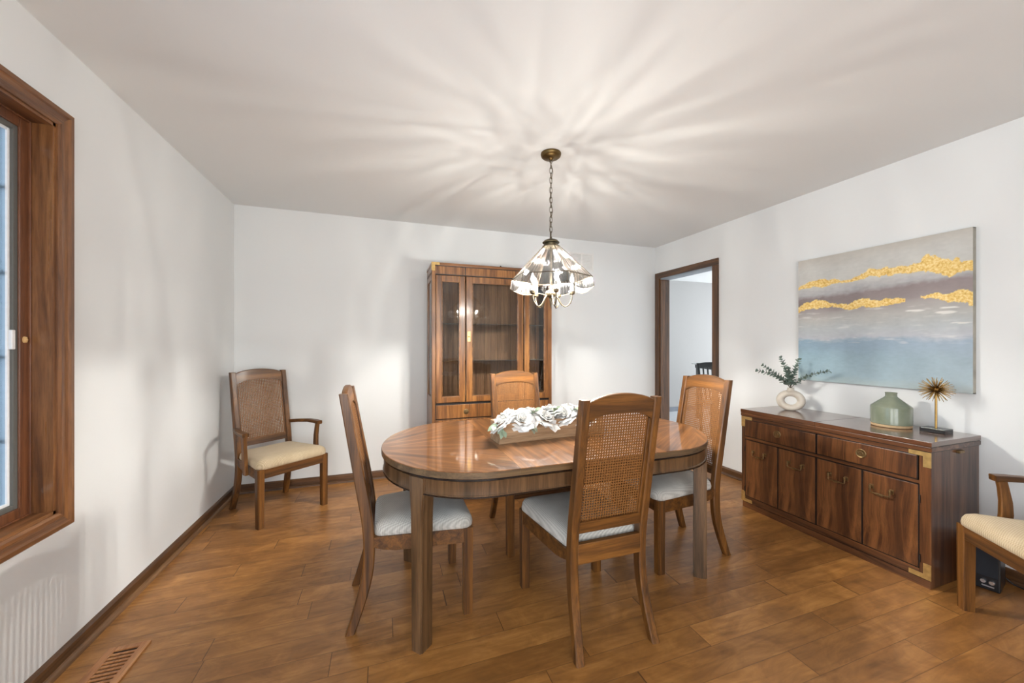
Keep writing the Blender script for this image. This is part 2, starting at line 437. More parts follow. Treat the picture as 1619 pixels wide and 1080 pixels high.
# ------------------------------------------------------------------ the room
def struct(name, bm, mat, parent=None, label=None, **kw):
    o = obj(name, bm, mat, parent, **kw)
    if parent is None: o['kind'] = 'structure'
    if label: o['label'] = label
    return o
WT = 0.126
struct('floor', boxes((XL - 0.3, XR + 0.06, YF - 0.3, YB + 0.3, -0.08, 0.0)), M['floor'])
struct('floor_hallway', boxes((XR + 0.06, 8.2, 0.3, 6.0, -0.08, 0.0)), M['tile'])
struct('ceiling', boxes((XL - 0.3, XR + WT, YF - 0.3, YB + 0.14, HC, HC + 0.1)), M['ceiling'])
struct('ceiling_hallway', boxes((XR + WT, 8.2, 0.3, 6.0, HC + 0.03, HC + 0.13)), M['ceiling'])
struct('wall_back', boxes((XL - WT, XR, YB, YB + 0.13, 0, HC)), M['wall'])
# left wall with the window opening
WY0, WY1, WZ0, WZ1 = 0.20, 1.912, 0.612, 2.10
LT = 0.088
RY0, RY1, RZ0, RZ1 = -1.80, -0.20, 0.25, 2.25              # unseen opening added in the left wall behind the camera for fill light
struct('wall_left', boxes((XL - LT, XL, WY1, YB, 0, HC), (XL - LT, XL, RY1, WY0, 0, HC), (XL - LT, XL, YF - 0.13, RY0, 0, HC),
                          (XL - LT, XL, WY0, WY1, 0, WZ0), (XL - LT, XL, WY0, WY1, WZ1, HC),
                          (XL - LT, XL, RY0, RY1, 0, RZ0), (XL - LT, XL, RY0, RY1, RZ1, HC)), M['wall'])
# right wall with the doorway
DY0, DY1, DZ = 2.880, 3.650, 2.052
struct('wall_right', boxes((XR, XR + WT, YF - 0.13, DY0, 0, HC + 0.1), (XR, XR + WT, DY1, 6.0, 0, HC + 0.1),
                           (XR, XR + WT, DY0, DY1, DZ, HC + 0.1)), M['wall'])
# front wall (behind the camera) with a wide opening added for fill light
FX0, FX1, FZ0, FZ1 = -1.08, 1.08, 0.25, 2.30
struct('wall_front', boxes((XL, FX0, YF - 0.13, YF, 0, HC), (FX1, XR, YF - 0.13, YF, 0, HC),
                           (FX0, FX1, YF - 0.13, YF, 0, FZ0), (FX0, FX1, YF - 0.13, YF, FZ1, HC)), M['wall'])
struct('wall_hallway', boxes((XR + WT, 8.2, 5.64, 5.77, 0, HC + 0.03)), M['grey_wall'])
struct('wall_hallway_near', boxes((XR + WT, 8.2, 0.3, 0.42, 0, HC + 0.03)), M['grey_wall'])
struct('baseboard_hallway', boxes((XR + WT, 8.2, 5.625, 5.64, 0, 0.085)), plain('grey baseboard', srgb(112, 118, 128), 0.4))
# unseen hallway glazing, added to let fill light into the next room
bm = nb()
for y in (0.42, 2.05, 3.8, 5.55): box(bm, 7.86, 7.94, y, y + 0.09, 0.0, HC)
box(bm, 7.86, 7.94, 0.42, 5.64, 0.0, 0.1); box(bm, 7.86, 7.94, 0.42, 5.64, 2.35, HC + 0.03)
struct('fill_window_3', bm, plain('white frame', (0.8, 0.8, 0.8, 1), 0.4))

# baseboards with shoe moulding
def base_profile(h=0.072, t=0.014): return [(0, 0), (t, 0), (t, h - 0.012), (t * 0.55, h - 0.003), (0.0, h)]
def shoe_profile(r=0.018): return [(0, 0)] + [(r * math.cos(a) , r * 1.15 * math.sin(a)) for a in (0, PI / 8, PI / 4, 3 * PI / 8, PI / 2)]
def run(axis, a, b, at, sgn, prof, off=0.0):
    bm = nb(); rings = []
    for q in (a, b):
        if axis == 'Y': rings.append([(at + sgn * (d + off), q, z) for d, z in prof])
        else: rings.append([(q, at + sgn * (d + off), z) for d, z in prof])
    loft(bm, rings); return bm
o = struct('baseboard_left', run('Y', YF, YB, XL, 1, base_profile()), M['trim_y']); obj('shoe_moulding', run('Y', YF, YB, XL, 1, shoe_profile(), 0.014), M['shoe_y'], o)
o = struct('baseboard_back', run('X', XL, XR, YB, -1, base_profile()), M['trim_x']); obj('shoe_moulding', run('X', XL, XR, YB, -1, shoe_profile(), 0.014), M['trim_x'], o)
o = struct('baseboard_right', run('Y', YF, DY0 - 0.067, XR, -1, base_profile()), M['trim_y']); obj('shoe_moulding', run('Y', YF, DY0 - 0.067, XR, -1, shoe_profile(), 0.014), M['trim_y'], o)

# cased doorway
d = thing('door_1', 'cased doorway of dark stained wood in the right wall', 'doorway'); del d['category']; d['kind'] = 'structure'
cw, ct = 0.066, 0.018
def case_side(y0, y1, z1): return boxes((XR - ct, XR, y0, y1, 0, z1), bev=0.004)
obj('casing', case_side(DY0 - cw, DY0 + 0.004, DZ - 0.001), M['trim_z'], d)
obj('casing', case_side(DY1 - 0.004, DY1 + cw, DZ - 0.001), M['trim_z'], d)
obj('casing', boxes((XR - ct, XR, DY0 - cw, DY1 + cw, DZ - 0.001, DZ + cw), bev=0.004), M['trim_y'], d)
obj('jamb', boxes((XR - 0.002, XR + WT + 0.002, DY0, DY0 + 0.016, 0, DZ)), M['trim_z'], d)
obj('jamb', boxes((XR - 0.002, XR + WT + 0.002, DY1 - 0.016, DY1, 0, DZ)), M['trim_z'], d)
obj('jamb', boxes((XR - 0.002, XR + WT + 0.002, DY0 + 0.016, DY1 - 0.016, DZ - 0.016, DZ)), plain('head jamb painted daylight', srgb(150, 160, 170), 0.4), d)  # bluish daylight on the head jamb put into its colour

# left window
w1 = thing('window_1', 'oak framed window in the left wall', 'window'); del w1['category']; w1['kind'] = 'structure'
def case_prof(cwid, th):   # stepped picture-frame casing: (out from opening, proud of wall)
    return [(0, 0), (0, th * 0.55), (cwid * 0.12, th * 0.8), (cwid * 0.30, th * 0.8), (cwid * 0.36, th * 0.62), (cwid * 0.62, th * 0.72), (cwid * 0.70, th), (cwid * 0.92, th), (cwid, th * 0.8), (cwid, 0)]
cp = case_prof(0.066, 0.026)
ring_of = lambda o, p: (XL + p, o)
def miter_ring(a, b, c, e, prof):
    """picture frame around rectangle y a..b, z c..e; profile (outwards, proud)"""
    bm = nb(); rings = []
    for (sy, sz, y, z) in ((-1, -1, a, c), (1, -1, b, c), (1, 1, b, e), (-1, 1, a, e)):
        rings.append([(XL + p, y + sy * o, z + sz * o) for o, p in prof])
    return rings
R = miter_ring(WY0, WY1, WZ0, WZ1, cp)
for k, mt in ((0, 'win_y'), (1, 'win_z'), (2, 'win_y'), (3, 'win_z')):
    bm = nb(); loft(bm, [R[k], R[(k + 1) % 4]]); obj('casing', bm, M[mt], w1)
JX = XL - 0.056
for (a, b, c, e, mt) in ((WY0, WY0 + 0.012, WZ0, WZ1, 'jamb_z'), (WY1 - 0.012, WY1, WZ0, WZ1, 'jamb_z'), (WY0, WY1, WZ0, WZ0 + 0.012, 'win_y'), (WY0, WY1, WZ1 - 0.012, WZ1, 'win_y')):
    obj('jamb', boxes((XL - LT, XL + 0.008, a, b, c, e)), M[mt], w1)
# inner stop + sash + gasket + glass + grille
def frame_yz(x0, x1, y0, y1, z0, z1, w, bev=0.002):
    return boxes((x0, x1, y0, y0 + w, z0, z1), (x0, x1, y1 - w, y1, z0, z1), (x0, x1, y0 + w, y1 - w, z0, z0 + w), (x0, x1, y0 + w, y1 - w, z1 - w, z1), bev=bev)
a, b, c, e = WY0 + 0.012, WY1 - 0.012, WZ0 + 0.012, WZ1 - 0.012
obj('stop', frame_yz(JX - 0.015, JX + 0.006, a, b, c, e, 0.006), M['sash_z'], w1)
sash = obj('sash', frame_yz(JX - 0.028, JX - 0.001, a + 0.004, b - 0.004, c + 0.004, e - 0.004, 0.036, bev=0.003), M['sash_z'], w1)
g0 = 0.040
obj('gasket', frame_yz(JX - 0.030, JX - 0.006, a + g0, b - g0, c + g0, e - g0, 0.018), plain('grey gasket', srgb(92, 92, 88), 0.5), sash)
g1 = g0 + 0.018
obj('glass_stop', frame_yz(JX - 0.032, JX - 0.014, a + g1, b - g1, c + g1, e - g1, 0.010), plain('white vinyl', (0.82, 0.84, 0.86, 1), 0.4), sash)
obj('pane', boxes((JX - 0.024, JX - 0.020, a + g1, b - g1, c + g1, e - g1)), M['glass'], sash)
bm = nb(); gb = plain('blue grey grille', srgb(96, 120, 150), 0.5)
gy = b - g1 - 0.042
for k in range(5): box(bm, JX - 0.031, JX - 0.025, gy - 0.27 * k - 0.006, gy - 0.27 * k + 0.006, c + 0.02, e - 0.02)
for z in (1.815, 1.511, 1.212, 0.914): box(bm, JX - 0.0315, JX - 0.0255, a + 0.06, b - 0.06, z - 0.006, z + 0.006)
obj('grille', bm, gb, w1)
bm = nb(); box(bm, JX - 0.016, JX - 0.003, b - g1 - 0.008, b - g1 + 0.006, 1.24, 1.31, bev=0.003)
obj('latch', bm, plain('white latch', (0.8, 0.8, 0.8, 1), 0.3), sash)
bm = nb(); lathe(bm, [(0.0005, 0.012), (0.006, 0.010), (0.0085, 0.0), (0.006, -0.010), (0.0005, -0.012)], 12, (JX, b - 0.022, 1.275))
obj('plug', bm, plain('pale wood plug', srgb(206, 166, 110), 0.5), sash)
# frame of the unseen window added behind the camera for fill light
w2 = thing('fill_window_2', 'wide unseen window added behind the viewer for fill light', 'window'); del w2['category']; w2['kind'] = 'structure'
bm = nb()
for x in (FX0, -0.03, FX1 - 0.06): box(bm, x, x + 0.06, YF - 0.12, YF + 0.01, FZ0, FZ1)
box(bm, FX0, FX1, YF - 0.12, YF + 0.01, FZ0, FZ0 + 0.06); box(bm, FX0, FX1, YF - 0.12, YF + 0.01, FZ1 - 0.06, FZ1)
obj('frame', bm, M['trim_z'], w2)
w4 = thing('fill_window_4', 'tall unseen side window added behind the viewer for fill light', 'window'); del w4['category']; w4['kind'] = 'structure'  # second unseen window, added to light the room from the left rear
bm = nb()
for y in (RY0, -1.03, RY1 - 0.06): box(bm, XL - LT, XL + 0.01, y, y + 0.06, RZ0, RZ1)
box(bm, XL - LT, XL + 0.01, RY0, RY1, RZ0, RZ0 + 0.06); box(bm, XL - LT, XL + 0.01, RY0, RY1, RZ1 - 0.06, RZ1)
obj('frame', bm, M['trim_z'], w4)

# ------------------------------------------------------------------ chairs
PZ = [0.0, 0.06, 0.19, 0.285, 0.38, 0.47, 0.59, 1.045]
PB = [-0.308, -0.288, -0.252, -0.238, -0.236, -0.243, -0.262, -0.335]       # back edge of a rear post
PFr = [-0.270, -0.247, -0.206, -0.190, -0.188, -0.196, -0.214, -0.298]      # front edge
def vback(z): return interp(PZ, PB, z)
def vmid(z): return (interp(PZ, PB, z) + interp(PZ, PFr, z)) / 2

def cane_panel(w0, w1, z0, z1, p=0.0116, hole=0.66):
    """woven cane as real perforated geometry, following the rake of the back"""
    bm = nb(); nu = int(w1 / p); nv = int((z1 - z0) / p); th = 0.0022
    cache = {}
    def P(i, j, s):
        key = (round(i, 3), round(j, 3), s)
        if key not in cache:
            z = z0 + (z1 - z0) * j / nv
            w = w0 + (w1 - w0) * (z - z0) / (z1 - z0)
            cache[key] = bm.verts.new((w * (i / nu - 0.5), vmid(z) + s * th + 0.004, z))
        return cache[key]
    h = hole / 2; q = h * 0.45
    hp = [(-q, -h), (q, -h), (h, -q), (h, q), (q, h), (-q, h), (-h, q), (-h, -q)]
    for i in range(nu):
        for j in range(nv):
            for s in (-1, 1):
                c = [P(i, j, s), P(i + 1, j, s), P(i + 1, j + 1, s), P(i, j + 1, s)]
                H = [P(i + 0.5 + a, j + 0.5 + b, s) for a, b in hp]
                fs = [(c[0], c[1], H[1], H[0]), (c[1], H[2], H[1]), (c[1], c[2], H[3], H[2]), (c[2], H[4], H[3]),
                      (c[2], c[3], H[5], H[4]), (c[3], H[6], H[5]), (c[3], c[0], H[7], H[6]), (c[0], H[0], H[7])]
                for f in fs: bm.faces.new(f if s > 0 else tuple(reversed(f)))
    return bm

def make_chair(name, label, arms=False, wf=0.47, wr=0.37, fabric_mat=None):
    t = thing(name, label, 'chair')
    pw = 0.036
    # rear posts: one continuous raked and swept post each
    for s in (-1, 1):
        bm = nb(); rings = []
        for k in range(29):
            z = 1.042 * k / 28
            vb, vf = vback(z), interp(PZ, PFr, z)
            out = wr / 2 + 0.012 * max(0, 1 - z / 0.3) ** 2 + 0.002 * z
            cx = s * (out - pw / 2)
            rings.append([(cx + x, (vb + vf) / 2 + y, z) for x, y in crect(pw, vf - vb, 0.005)])
        loft(bm, rings); post = obj('rear_post', bm, M['oak_Z'], t, smooth=35)
        bm = nb(); box(bm, s * (wr / 2 + 0.012 - pw / 2) - 0.012, s * (wr / 2 + 0.012 - pw / 2) + 0.012, -0.302, -0.276, 0.0, 0.003)
        obj('foot_glide', bm, M['felt'], post)
    # front legs, with a fluted groove down the outer face
    lw = 0.044
    for s in (-1, 1):
        bm = nb(); rings = []
        cx, cy = s * (wf / 2 - lw / 2), 0.245 - lw / 2
        for z, sc in ((0.0, 0.92), (0.02, 0.93), (0.38, 1.0), (0.402, 1.0)):
            rings.append([(cx + x * sc, cy + y * sc, z) for x, y in
                          [(-.022, -.022), (.022, -.022), (.022, .014), (.022, .0165), (.019, .0165), (.019, .022), (.0165, .022), (.0165, .0195), (.0135, .0195), (.0135, .022), (-.018, .022), (-.022, .018)]]
                         if s > 0 else
                         [(cx + x * sc, cy + y * sc, z) for x, y in
                          [(-.022, -.022), (.022, -.022), (.022, .018), (.018, .022), (-.0135, .022), (-.0135, .0195), (-.0165, .0195), (-.0165, .022), (-.019, .022), (-.019, .0165), (-.022, .0165), (-.022, .014)]])
        loft(bm, rings); obj('front_leg', bm, M['oak_Z'], t)
    # seat frame: four rails
    bm = nb()
    fz0, fz1 = 0.336, 0.402
    box(bm, -wf / 2 + lw, wf / 2 - lw, 0.219, 0.243, fz0, fz1, bev=0.003)
    box(bm, -wr / 2 + pw - 0.004, wr / 2 - pw + 0.004, -0.236, -0.212, fz0 + 0.016, fz1 + 0.034, bev=0.003)
    for s in (-1, 1):
        rings = []
        for k in range(9):
            u = k / 8; y = -0.205 + (0.206 + 0.205) * u
            x = s * ((wr / 2 - 0.016) + (wf / 2 - wr / 2 - 0.002) * u)
            zlow = fz0 + 0.026 * max(0, 1 - u * 3.2) ** 2
            rings.append([(x - s * 0.0, y, zlow), (x + s * 0.014, y, zlow), (x + s * 0.014, y, fz1), (x - s * 0.008, y, fz1)])
        loft(bm, rings)
    obj('seat_frame', bm, M['oak_X'], t)
    # upholstered seat
    bm = nb()
    def outl(ins, z):
        f, r = wf / 2 + 0.006 - ins, wr / 2 - 0.006 - ins
        return [(x, y, z) for x, y in round_poly([(-r, -0.192 + ins), (r, -0.192 + ins), (f, 0.252 - ins), (-f, 0.252 - ins)],
                                               [max(0.02, 0.04 - ins), max(0.02, 0.04 - ins), max(0.026, 0.050 - ins), max(0.026, 0.050 - ins)], 7)]
    rings = [outl(0.012, 0.396), outl(0.002, 0.404), outl(0.0, 0.418), outl(0.004, 0.436), outl(0.014, 0.451), outl(0.034, 0.462), outl(0.07, 0.470), outl(0.12, 0.4745)]
    loft(bm, rings); obj('seat_cushion', bm, fabric_mat, t, smooth=60)
    # back: crest rail, lower rail, cane
    wi = wr - 2 * pw + 0.010
    bm = nb(); rings = []
    for k in range(25):
        u = -1 + 2 * k / 24
        zt = 1.029 + 0.034 * (1 - u * u) ** 0.8; zb = 0.946 + 0.036 * (1 - abs(u) ** 3.2)
        x = u * wi / 2
        rings.append([(x, vmid(zb) - 0.012, zb), (x, vmid(zb) + 0.012, zb), (x, vmid(zt) + 0.012, zt - 0.003), (x, vmid(zt) + 0.008, zt), (x, vmid(zt) - 0.008, zt), (x, vmid(zt) - 0.012, zt - 0.003)])
    loft(bm, rings); obj('crest_rail', bm, M['oak_X'], t, smooth=40)
    bm = nb(); rings = []
    for k in (-1, 1):
        rings.append([(k * wi / 2, vmid(z) + d, z) for z, d in ((0.478, -0.011), (0.478, 0.011), (0.526, 0.011), (0.526, -0.011))])
    loft(bm, rings); obj('lower_rail', bm, M['oak_X'], t)
    # slim frame strips that hold the cane at both sides
    for s in (-1, 1):
        bm = nb(); rings = []
        for k in range(9):
            z = 0.52 + 0.43 * k / 8
            cx = s * (wi / 2 - 0.006)
            rings.append([(cx + x, vmid(z) + y, z) for x, y in crect(0.014, 0.016, 0.003)])
        loft(bm, rings); obj('cane_frame', bm, M['oak_Z'], t, smooth=35)
    obj('cane_panel', cane_panel(wi - 0.008, wi - 0.008, 0.520, 0.990), M['cane'], t)
    if arms:
        for s in (-1, 1):
            ax = wf / 2 + 0.012
            # flat arm, bowed outwards, from the post to a squared front end
            P = [(s * (wr / 2 - 0.004), -0.238, 0.613), (s * (wr / 2 + 0.022), -0.14, 0.625), (s * (ax - 0.006), -0.04, 0.631), (s * (ax + 0.002), 0.05, 0.629), (s * (ax + 0.002), 0.104, 0.626)]
            bm = nb(); sweep(bm, P, [crect(w_, h_, 0.004) for w_, h_ in ((0.028, 0.026), (0.032, 0.024), (0.038, 0.024), (0.042, 0.026), (0.042, 0.028))])
            arm = obj('arm', bm, M['oak_Y'], t, smooth=35)
            rings = []; bm = nb()
            for z, y, ww in ((0.346, 0.078, 0.044), (0.40, 0.070, 0.046), (0.46, 0.064, 0.046), (0.52, 0.064, 0.041), (0.58, 0.070, 0.035), (0.620, 0.076, 0.034)):
                xx = s * (interp([0.346, 0.5, 0.620], [wf / 2 + 0.004, wf / 2 + 0.006, ax], z) + 0.012 * 0)
                rings.append([(xx + x, y + dy, z) for x, dy in crect(0.024, ww, 0.004)])
            loft(bm, rings); obj('arm_support', bm, M['oak_Z'], arm, smooth=40)
    return t

M['felt'] = plain('white felt glide', (0.75, 0.75, 0.75, 1), 0.7)
side = make_chair('dining_chair', 'cane backed oak dining chair nearest the viewer, its back turned to us', fabric_mat=M['seat_fabric'])
CG = 'cane backed dining chairs around the oval table'
side['group'] = CG
side.location = (0.905, 1.588, 0)
dup(side, 'cane backed oak dining chair at the left end of the table, seen side on', (0.150, 1.940, 0), -PI / 2)
dup(side, 'cane backed oak dining chair between the table and the display cabinet', (0.925, 2.325, 0), PI)
dup(side, 'cane backed oak dining chair at the right end of the table, nearest the doorway', (1.662, 1.880, 0), math.radians(88.5))
arm = make_chair('armchair', 'cane backed oak armchair with beige seat standing alone in the far left corner', arms=True, wf=0.50, wr=0.40, fabric_mat=M['arm_fabric'])
arm['group'] = 'oak armchairs against the walls'
arm.location = (-0.764, 3.283, 0); arm.rotation_euler = (0, 0, math.radians(-141.2))
dup(arm, 'oak armchair with beige seat cut off by the right edge, beside the sideboard', (2.658, 0.654, 0), math.radians(53.1))

# ------------------------------------------------------------------ dining table
TCX, TCY = 0.888, 1.920
tb = thing('dining_table', 'oval walnut dining table with sunburst veneer top in the middle of the room', 'table', (TCX, TCY, 0))
A, B, HX = 0.45, 0.51, 0.45        # end half-ellipses: semi axes, and half length of the straight middle
def oval(inset, x0=-9, x1=9, n=28):
    """outline of the oval clipped to x0..x1, counter-clockwise"""
    a, b = A - inset, B - inset; pts = []
    for k in range(n + 1):
        q = -PI / 2 + PI * k / n; pts.append((HX + a * math.cos(q), b * math.sin(q)))
    for k in range(n + 1):
        q = PI / 2 + PI * k / n; pts.append((-HX + a * math.cos(q), b * math.sin(q)))
    out = [p for p in pts if x0 <= p[0] <= x1]
    return out
LX = 0.365
def top_piece(x0, x1):
    bm = nb(); rings = []
    for ins, z in ((0.003, 0.7275), (0.0, 0.7295), (0.0, 0.7545), (0.0025, 0.757)):
        p = oval(ins)
        if x0 < -1: p = [(-LX - 0.0006, B - ins)] + [q for q in p if q[0] < -LX - 0.0006] + [(-LX - 0.0006, -B + ins)]
        elif x1 > 1: p = [(LX + 0.0006, -B + ins)] + [q for q in p if q[0] > LX + 0.0006] + [(LX + 0.0006, B - ins)]
        else: p = [(-LX, -B + ins), (LX, -B + ins), (LX, B - ins), (-LX, B - ins)]
        rings.append([(x, y, z) for x, y in p])
    loft(bm, rings)
    for f in bm.faces:
        f.normal_update()
        if abs(f.normal.z) < 0.5: f.material_index = 1
    return bm
obj('tabletop', top_piece(-2, -LX), (M['top_l'], M['edge']), tb, smooth=25)
obj('tabletop', top_piece(LX, 2), (M['top_r'], M['edge']), tb, smooth=25)
obj('table_leaf', top_piece(-LX, LX), (M['top_c'], M['edge']), tb, smooth=25)
bm = nb(); prism(bm, oval(0.020), 0.716, 0.7275); obj('groove', bm, M['dark_groove'], tb, smooth=30)
# apron ring
bm = nb(); rings = []
for ins, z in ((0.036, 0.652), (0.012, 0.652), (0.008, 0.656), (0.008, 0.660), (0.011, 0.662), (0.011, 0.712), (0.009, 0.7165), (0.036, 0.7165)):
    rings.append([(x, y, z) for x, y in oval(ins)])
loft(bm, rings, closed=True); obj('apron', bm, M['table_Z'], tb, smooth=30)
bm = nb(); rings = [[(x, y, z) for x, y in oval(i)] for i, z in ((0.036, 0.650), (0.006, 0.650), (0.006, 0.655), (0.036, 0.655))]
loft(bm, rings, closed=True); obj('bead', bm, M['dark_groove'], tb, smooth=30)
for sx in (-1, 1):
    for sy in (-1, 1):
        q = math.radians(45.0)
        px, py = HX + A * math.cos(q) * 0.955, B * math.sin(q) * 0.965
        nrm = math.atan2(py / B ** 2, (px - HX) / A ** 2)
        ang = math.atan2(sy * math.sin(nrm), sx * math.cos(nrm))
        bm = nb(); rings = []
        for z, w_ in ((0.0, 0.056), (0.03, 0.058), (0.45, 0.064), (0.56, 0.068), (0.62, 0.074), (0.66, 0.086), (0.716, 0.088)):
            d0 = 0.030
            sec = [(-0.034, -w_ / 2), (d0 - 0.006, -w_ / 2), (d0 - 0.006, -w_ / 2 + 0.004), (d0, -w_ / 2 + 0.006), (d0, w_ / 2 - 0.006), (d0 - 0.006, w_ / 2 - 0.004), (d0 - 0.006, w_ / 2), (-0.034, w_ / 2)]
            rings.append([(sx * px - 0.016 * math.cos(ang) + x * math.cos(ang) - y * math.sin(ang), sy * py - 0.016 * math.sin(ang) + x * math.sin(ang) + y * math.cos(ang), z) for x, y in sec])
        loft(bm, rings); obj('leg', bm, M['table_Z'], tb, smooth=25)

# ------------------------------------------------------------------ planter box with roses
M['box_wood'] = wood('pale box wood', srgb(150, 118, 86), srgb(176, 144, 110), srgb(192, 162, 128), axis='X', rough=0.55, coat=0.0)
PBX, PBY, PBR = 0.856, 1.868, math.radians(4.0)
bw, bd, bh = 0.315, 0.066, 0.102
planter = thing('planter_box', 'long pale wooden box filled with white roses on the dining table', 'planter', (PBX, PBY, 0.757), PBR)
obj('side_board', boxes((-bw, bw, -bd, -bd + 0.010, 0.0, bh), bev=0.0015), M['box_wood'], planter)
obj('side_board', boxes((-bw, bw, bd - 0.010, bd, 0.0, bh), bev=0.0015), M['box_wood'], planter)
obj('end_board', boxes((-bw, -bw + 0.010, -bd + 0.010, bd - 0.010, 0.0, bh)), M['box_wood'], planter)
obj('end_board', boxes((bw - 0.010, bw, -bd + 0.010, bd - 0.010, 0.0, bh)), M['box_wood'], planter)
obj('base_board', boxes((-bw + 0.010, bw - 0.010, -bd + 0.010, bd - 0.010, 0.0, 0.012)), M['box_wood'], planter)
obj('foam', boxes((-bw + 0.011, bw - 0.011, -bd + 0.011, bd - 0.011, 0.012, 0.080)), plain('floral foam', srgb(84, 98, 70), 0.9), planter)

def petal_mat():
    m = NT('white cloth petals'); tc = m.n('TexCoord')
    n1 = m.n('TexNoise', {'Vector': tc.outputs['Object'], 'Scale': 30.0, 'Detail': 3.0})
    c = m.ramp(n1.outputs[0], [(0.3, (0.72, 0.71, 0.67)), (0.7, (0.80, 0.80, 0.79))])
    return m.bsdf(Base_Color=c, Roughness=0.7, Subsurface_Weight=0.0, Transmission_Weight=0.0, Sheen_Weight=0.1)
M['petal'] = petal_mat()
M['leaf'] = plain('sage green leaf', srgb(150, 168, 142), 0.6, var=0.3, bscale=30)
M['leaf_grey'] = plain('grey green leaf', srgb(142, 146, 124), 0.65, var=0.3, bscale=30)

def add_petal(bm, az, R, H, W, z0, flare, rnd, nu=8, nv=7):
    """broad cupped petal: a patch of a bowl of radius R and height H, its rounded lip rolling outwards"""
    G = []; ph = rnd.uniform(0, 6)
    for j in range(nv + 1):
        v = j / nv; row = []
        wid = W * math.sqrt(max(0.02, 1 - max(0, (v - 0.5) / 0.56) ** 2)) * (0.55 + 0.45 * min(1, v * 2.2))
        for i in range(nu + 1):
            u = -1 + 2 * i / nu
            a = az + u * wid
            rr = R * (math.sin(min(1, v * 1.15) * PI / 2) ** 0.8) + R * flare * max(0, v - 0.55) ** 2 * 2.4
            rr += R * 0.05 * math.sin(3 * u + ph) * v + R * 0.07 * u * u * v
            zz = z0 + H * (v - flare * 0.9 * max(0, v - 0.6) ** 2 * 2.0) - H * 0.16 * u * u * v + H * 0.05 * math.sin(4.3 * u + ph) * v * v
            row.append(bm.verts.new((rr * math.cos(a), rr * math.sin(a), zz)))
        G.append(row)
    for j in range(nv):
        for i in range(nu): bm.faces.new((G[j][i], G[j][i + 1], G[j + 1][i + 1], G[j + 1][i]))

def rose_mesh(seed, r=0.05):
    rnd = random.Random(seed); bm = nb()
    for cnt, R_, H_, W_, z0, fl in ((2, 0.16, 0.62, 1.7, 0.12, 0.1), (3, 0.30, 0.70, 1.35, 0.06, 0.25), (4, 0.46, 0.72, 1.05, 0.0, 0.5), (5, 0.64, 0.66, 0.85, -0.08, 0.8), (5, 0.82, 0.52, 0.80, -0.14, 1.1), (6, 0.95, 0.32, 0.68, -0.18, 1.3)):
        a0 = rnd.uniform(0, 6)
        for k in range(cnt):
            add_petal(bm, a0 + 2 * PI * k / cnt + rnd.uniform(-.15, .15), R_ * r * rnd.uniform(.92, 1.08), H_ * r * rnd.uniform(.9, 1.12), W_ * rnd.uniform(.9, 1.1), z0 * r, fl * rnd.uniform(.7, 1.3), rnd)
    return bm

def world_of(u, v, z):
    c, s = math.cos(PBR), math.sin(PBR)
    return (PBX + u * c - v * s, PBY + u * s + v * c, 0.757 + z)
ORD = ['first', 'second', 'third', 'fourth', 'fifth', 'sixth', 'seventh', 'eighth', 'ninth', 'tenth']
roses = [(-0.290, -0.040, 0.100), (-0.225, 0.020, 0.122), (-0.180, -0.050, 0.104), (-0.110, 0.010, 0.126), (-0.050, -0.048, 0.106),
         (0.015, 0.018, 0.126), (0.075, -0.048, 0.108), (0.140, 0.012, 0.128), (0.205, -0.045, 0.108), (0.270, 0.010, 0.116)]
for i, (u, v, z) in enumerate(roses):
    o = obj('rose', rose_mesh(40 + i, 0.050 + 0.003 * (i % 3)), M['petal'], smooth=180)
    o.location = world_of(u, v, z)
    rr = random.Random(i)
    o.rotation_euler = (0.6 if v < 0 else 0.15, (-0.35 if i == 0 else 0.25 if i == 9 else rr.uniform(-.2, .2)), rr.uniform(0, 6))
    row = 'front' if v < 0 else 'back'
    lab = f'white cloth rose, {ORD[i]} from the left in the table planter, in its {row} row'
    if i == 0: lab = 'white cloth rose hanging over the left end of the table planter'
    if i == 9: lab = 'white cloth rose at the right end of the table planter, behind the near chair'
    tag(o, lab, 'flower', 'white roses in the table planter')
    bm = nb(); tube(bm, [(0, 0, -0.002), (0.002, 0.002, -0.026)], 0.003, 6); obj('stem', bm, M['leaf'], o)

def leaf_poly(bm, p, d, n, ln, wd, bend=0.15, pts=7, blunt=False):
    """a thin curved leaf with a folded midrib from p along d with normal n"""
    d = Vector(d).normalized(); n = Vector(n); n = (n - d * n.dot(d)).normalized(); s = d.cross(n); p = Vector(p)
    prev = None
    for k in range(pts):
        t = k / (pts - 1)
        w = wd * (math.sin(PI * min(1, 0.06 + t * 0.94)) ** (0.5 if blunt else 0.9)) * 0.5 + 0.0004
        c = p + d * (ln * t) - n * (bend * ln * t * t)
        cur = [bm.verts.new(c - s * w + n * w * 0.35), bm.verts.new(c), bm.verts.new(c + s * w + n * w * 0.35)]
        if prev:
            for a in (0, 1): bm.faces.new((prev[a], prev[a + 1], cur[a + 1], cur[a]))
        prev = cur
sprigs = [(-0.325, -0.062, 0.098, PI + 0.4, -0.25, 'sage leaf sprig hanging over the left end of the rose box', 'leaf'),
          (-0.305, -0.090, 0.088, -PI / 2 - 0.5, -0.7, 'sage leaf sprig drooping down the left front corner of the rose box', 'leaf'),
          (-0.150, -0.085, 0.098, -PI / 2 + 0.1, -0.75, 'grey green leaf drooping over the front of the rose box by the third rose', 'leaf_grey'),
          (-0.120, -0.045, 0.140, -PI / 2 + 0.5, 0.55, 'sage leaf sprig standing up between the third and fourth white roses', 'leaf'),
          (0.005, -0.050, 0.140, -PI / 2 - 0.1, 0.6, 'green leaf sprig standing up between the fifth and seventh white roses', 'leaf'),
          (0.125, -0.050, 0.135, -PI / 2, 0.45, 'green leaf sprig by the near chair post in the rose box', 'leaf')]
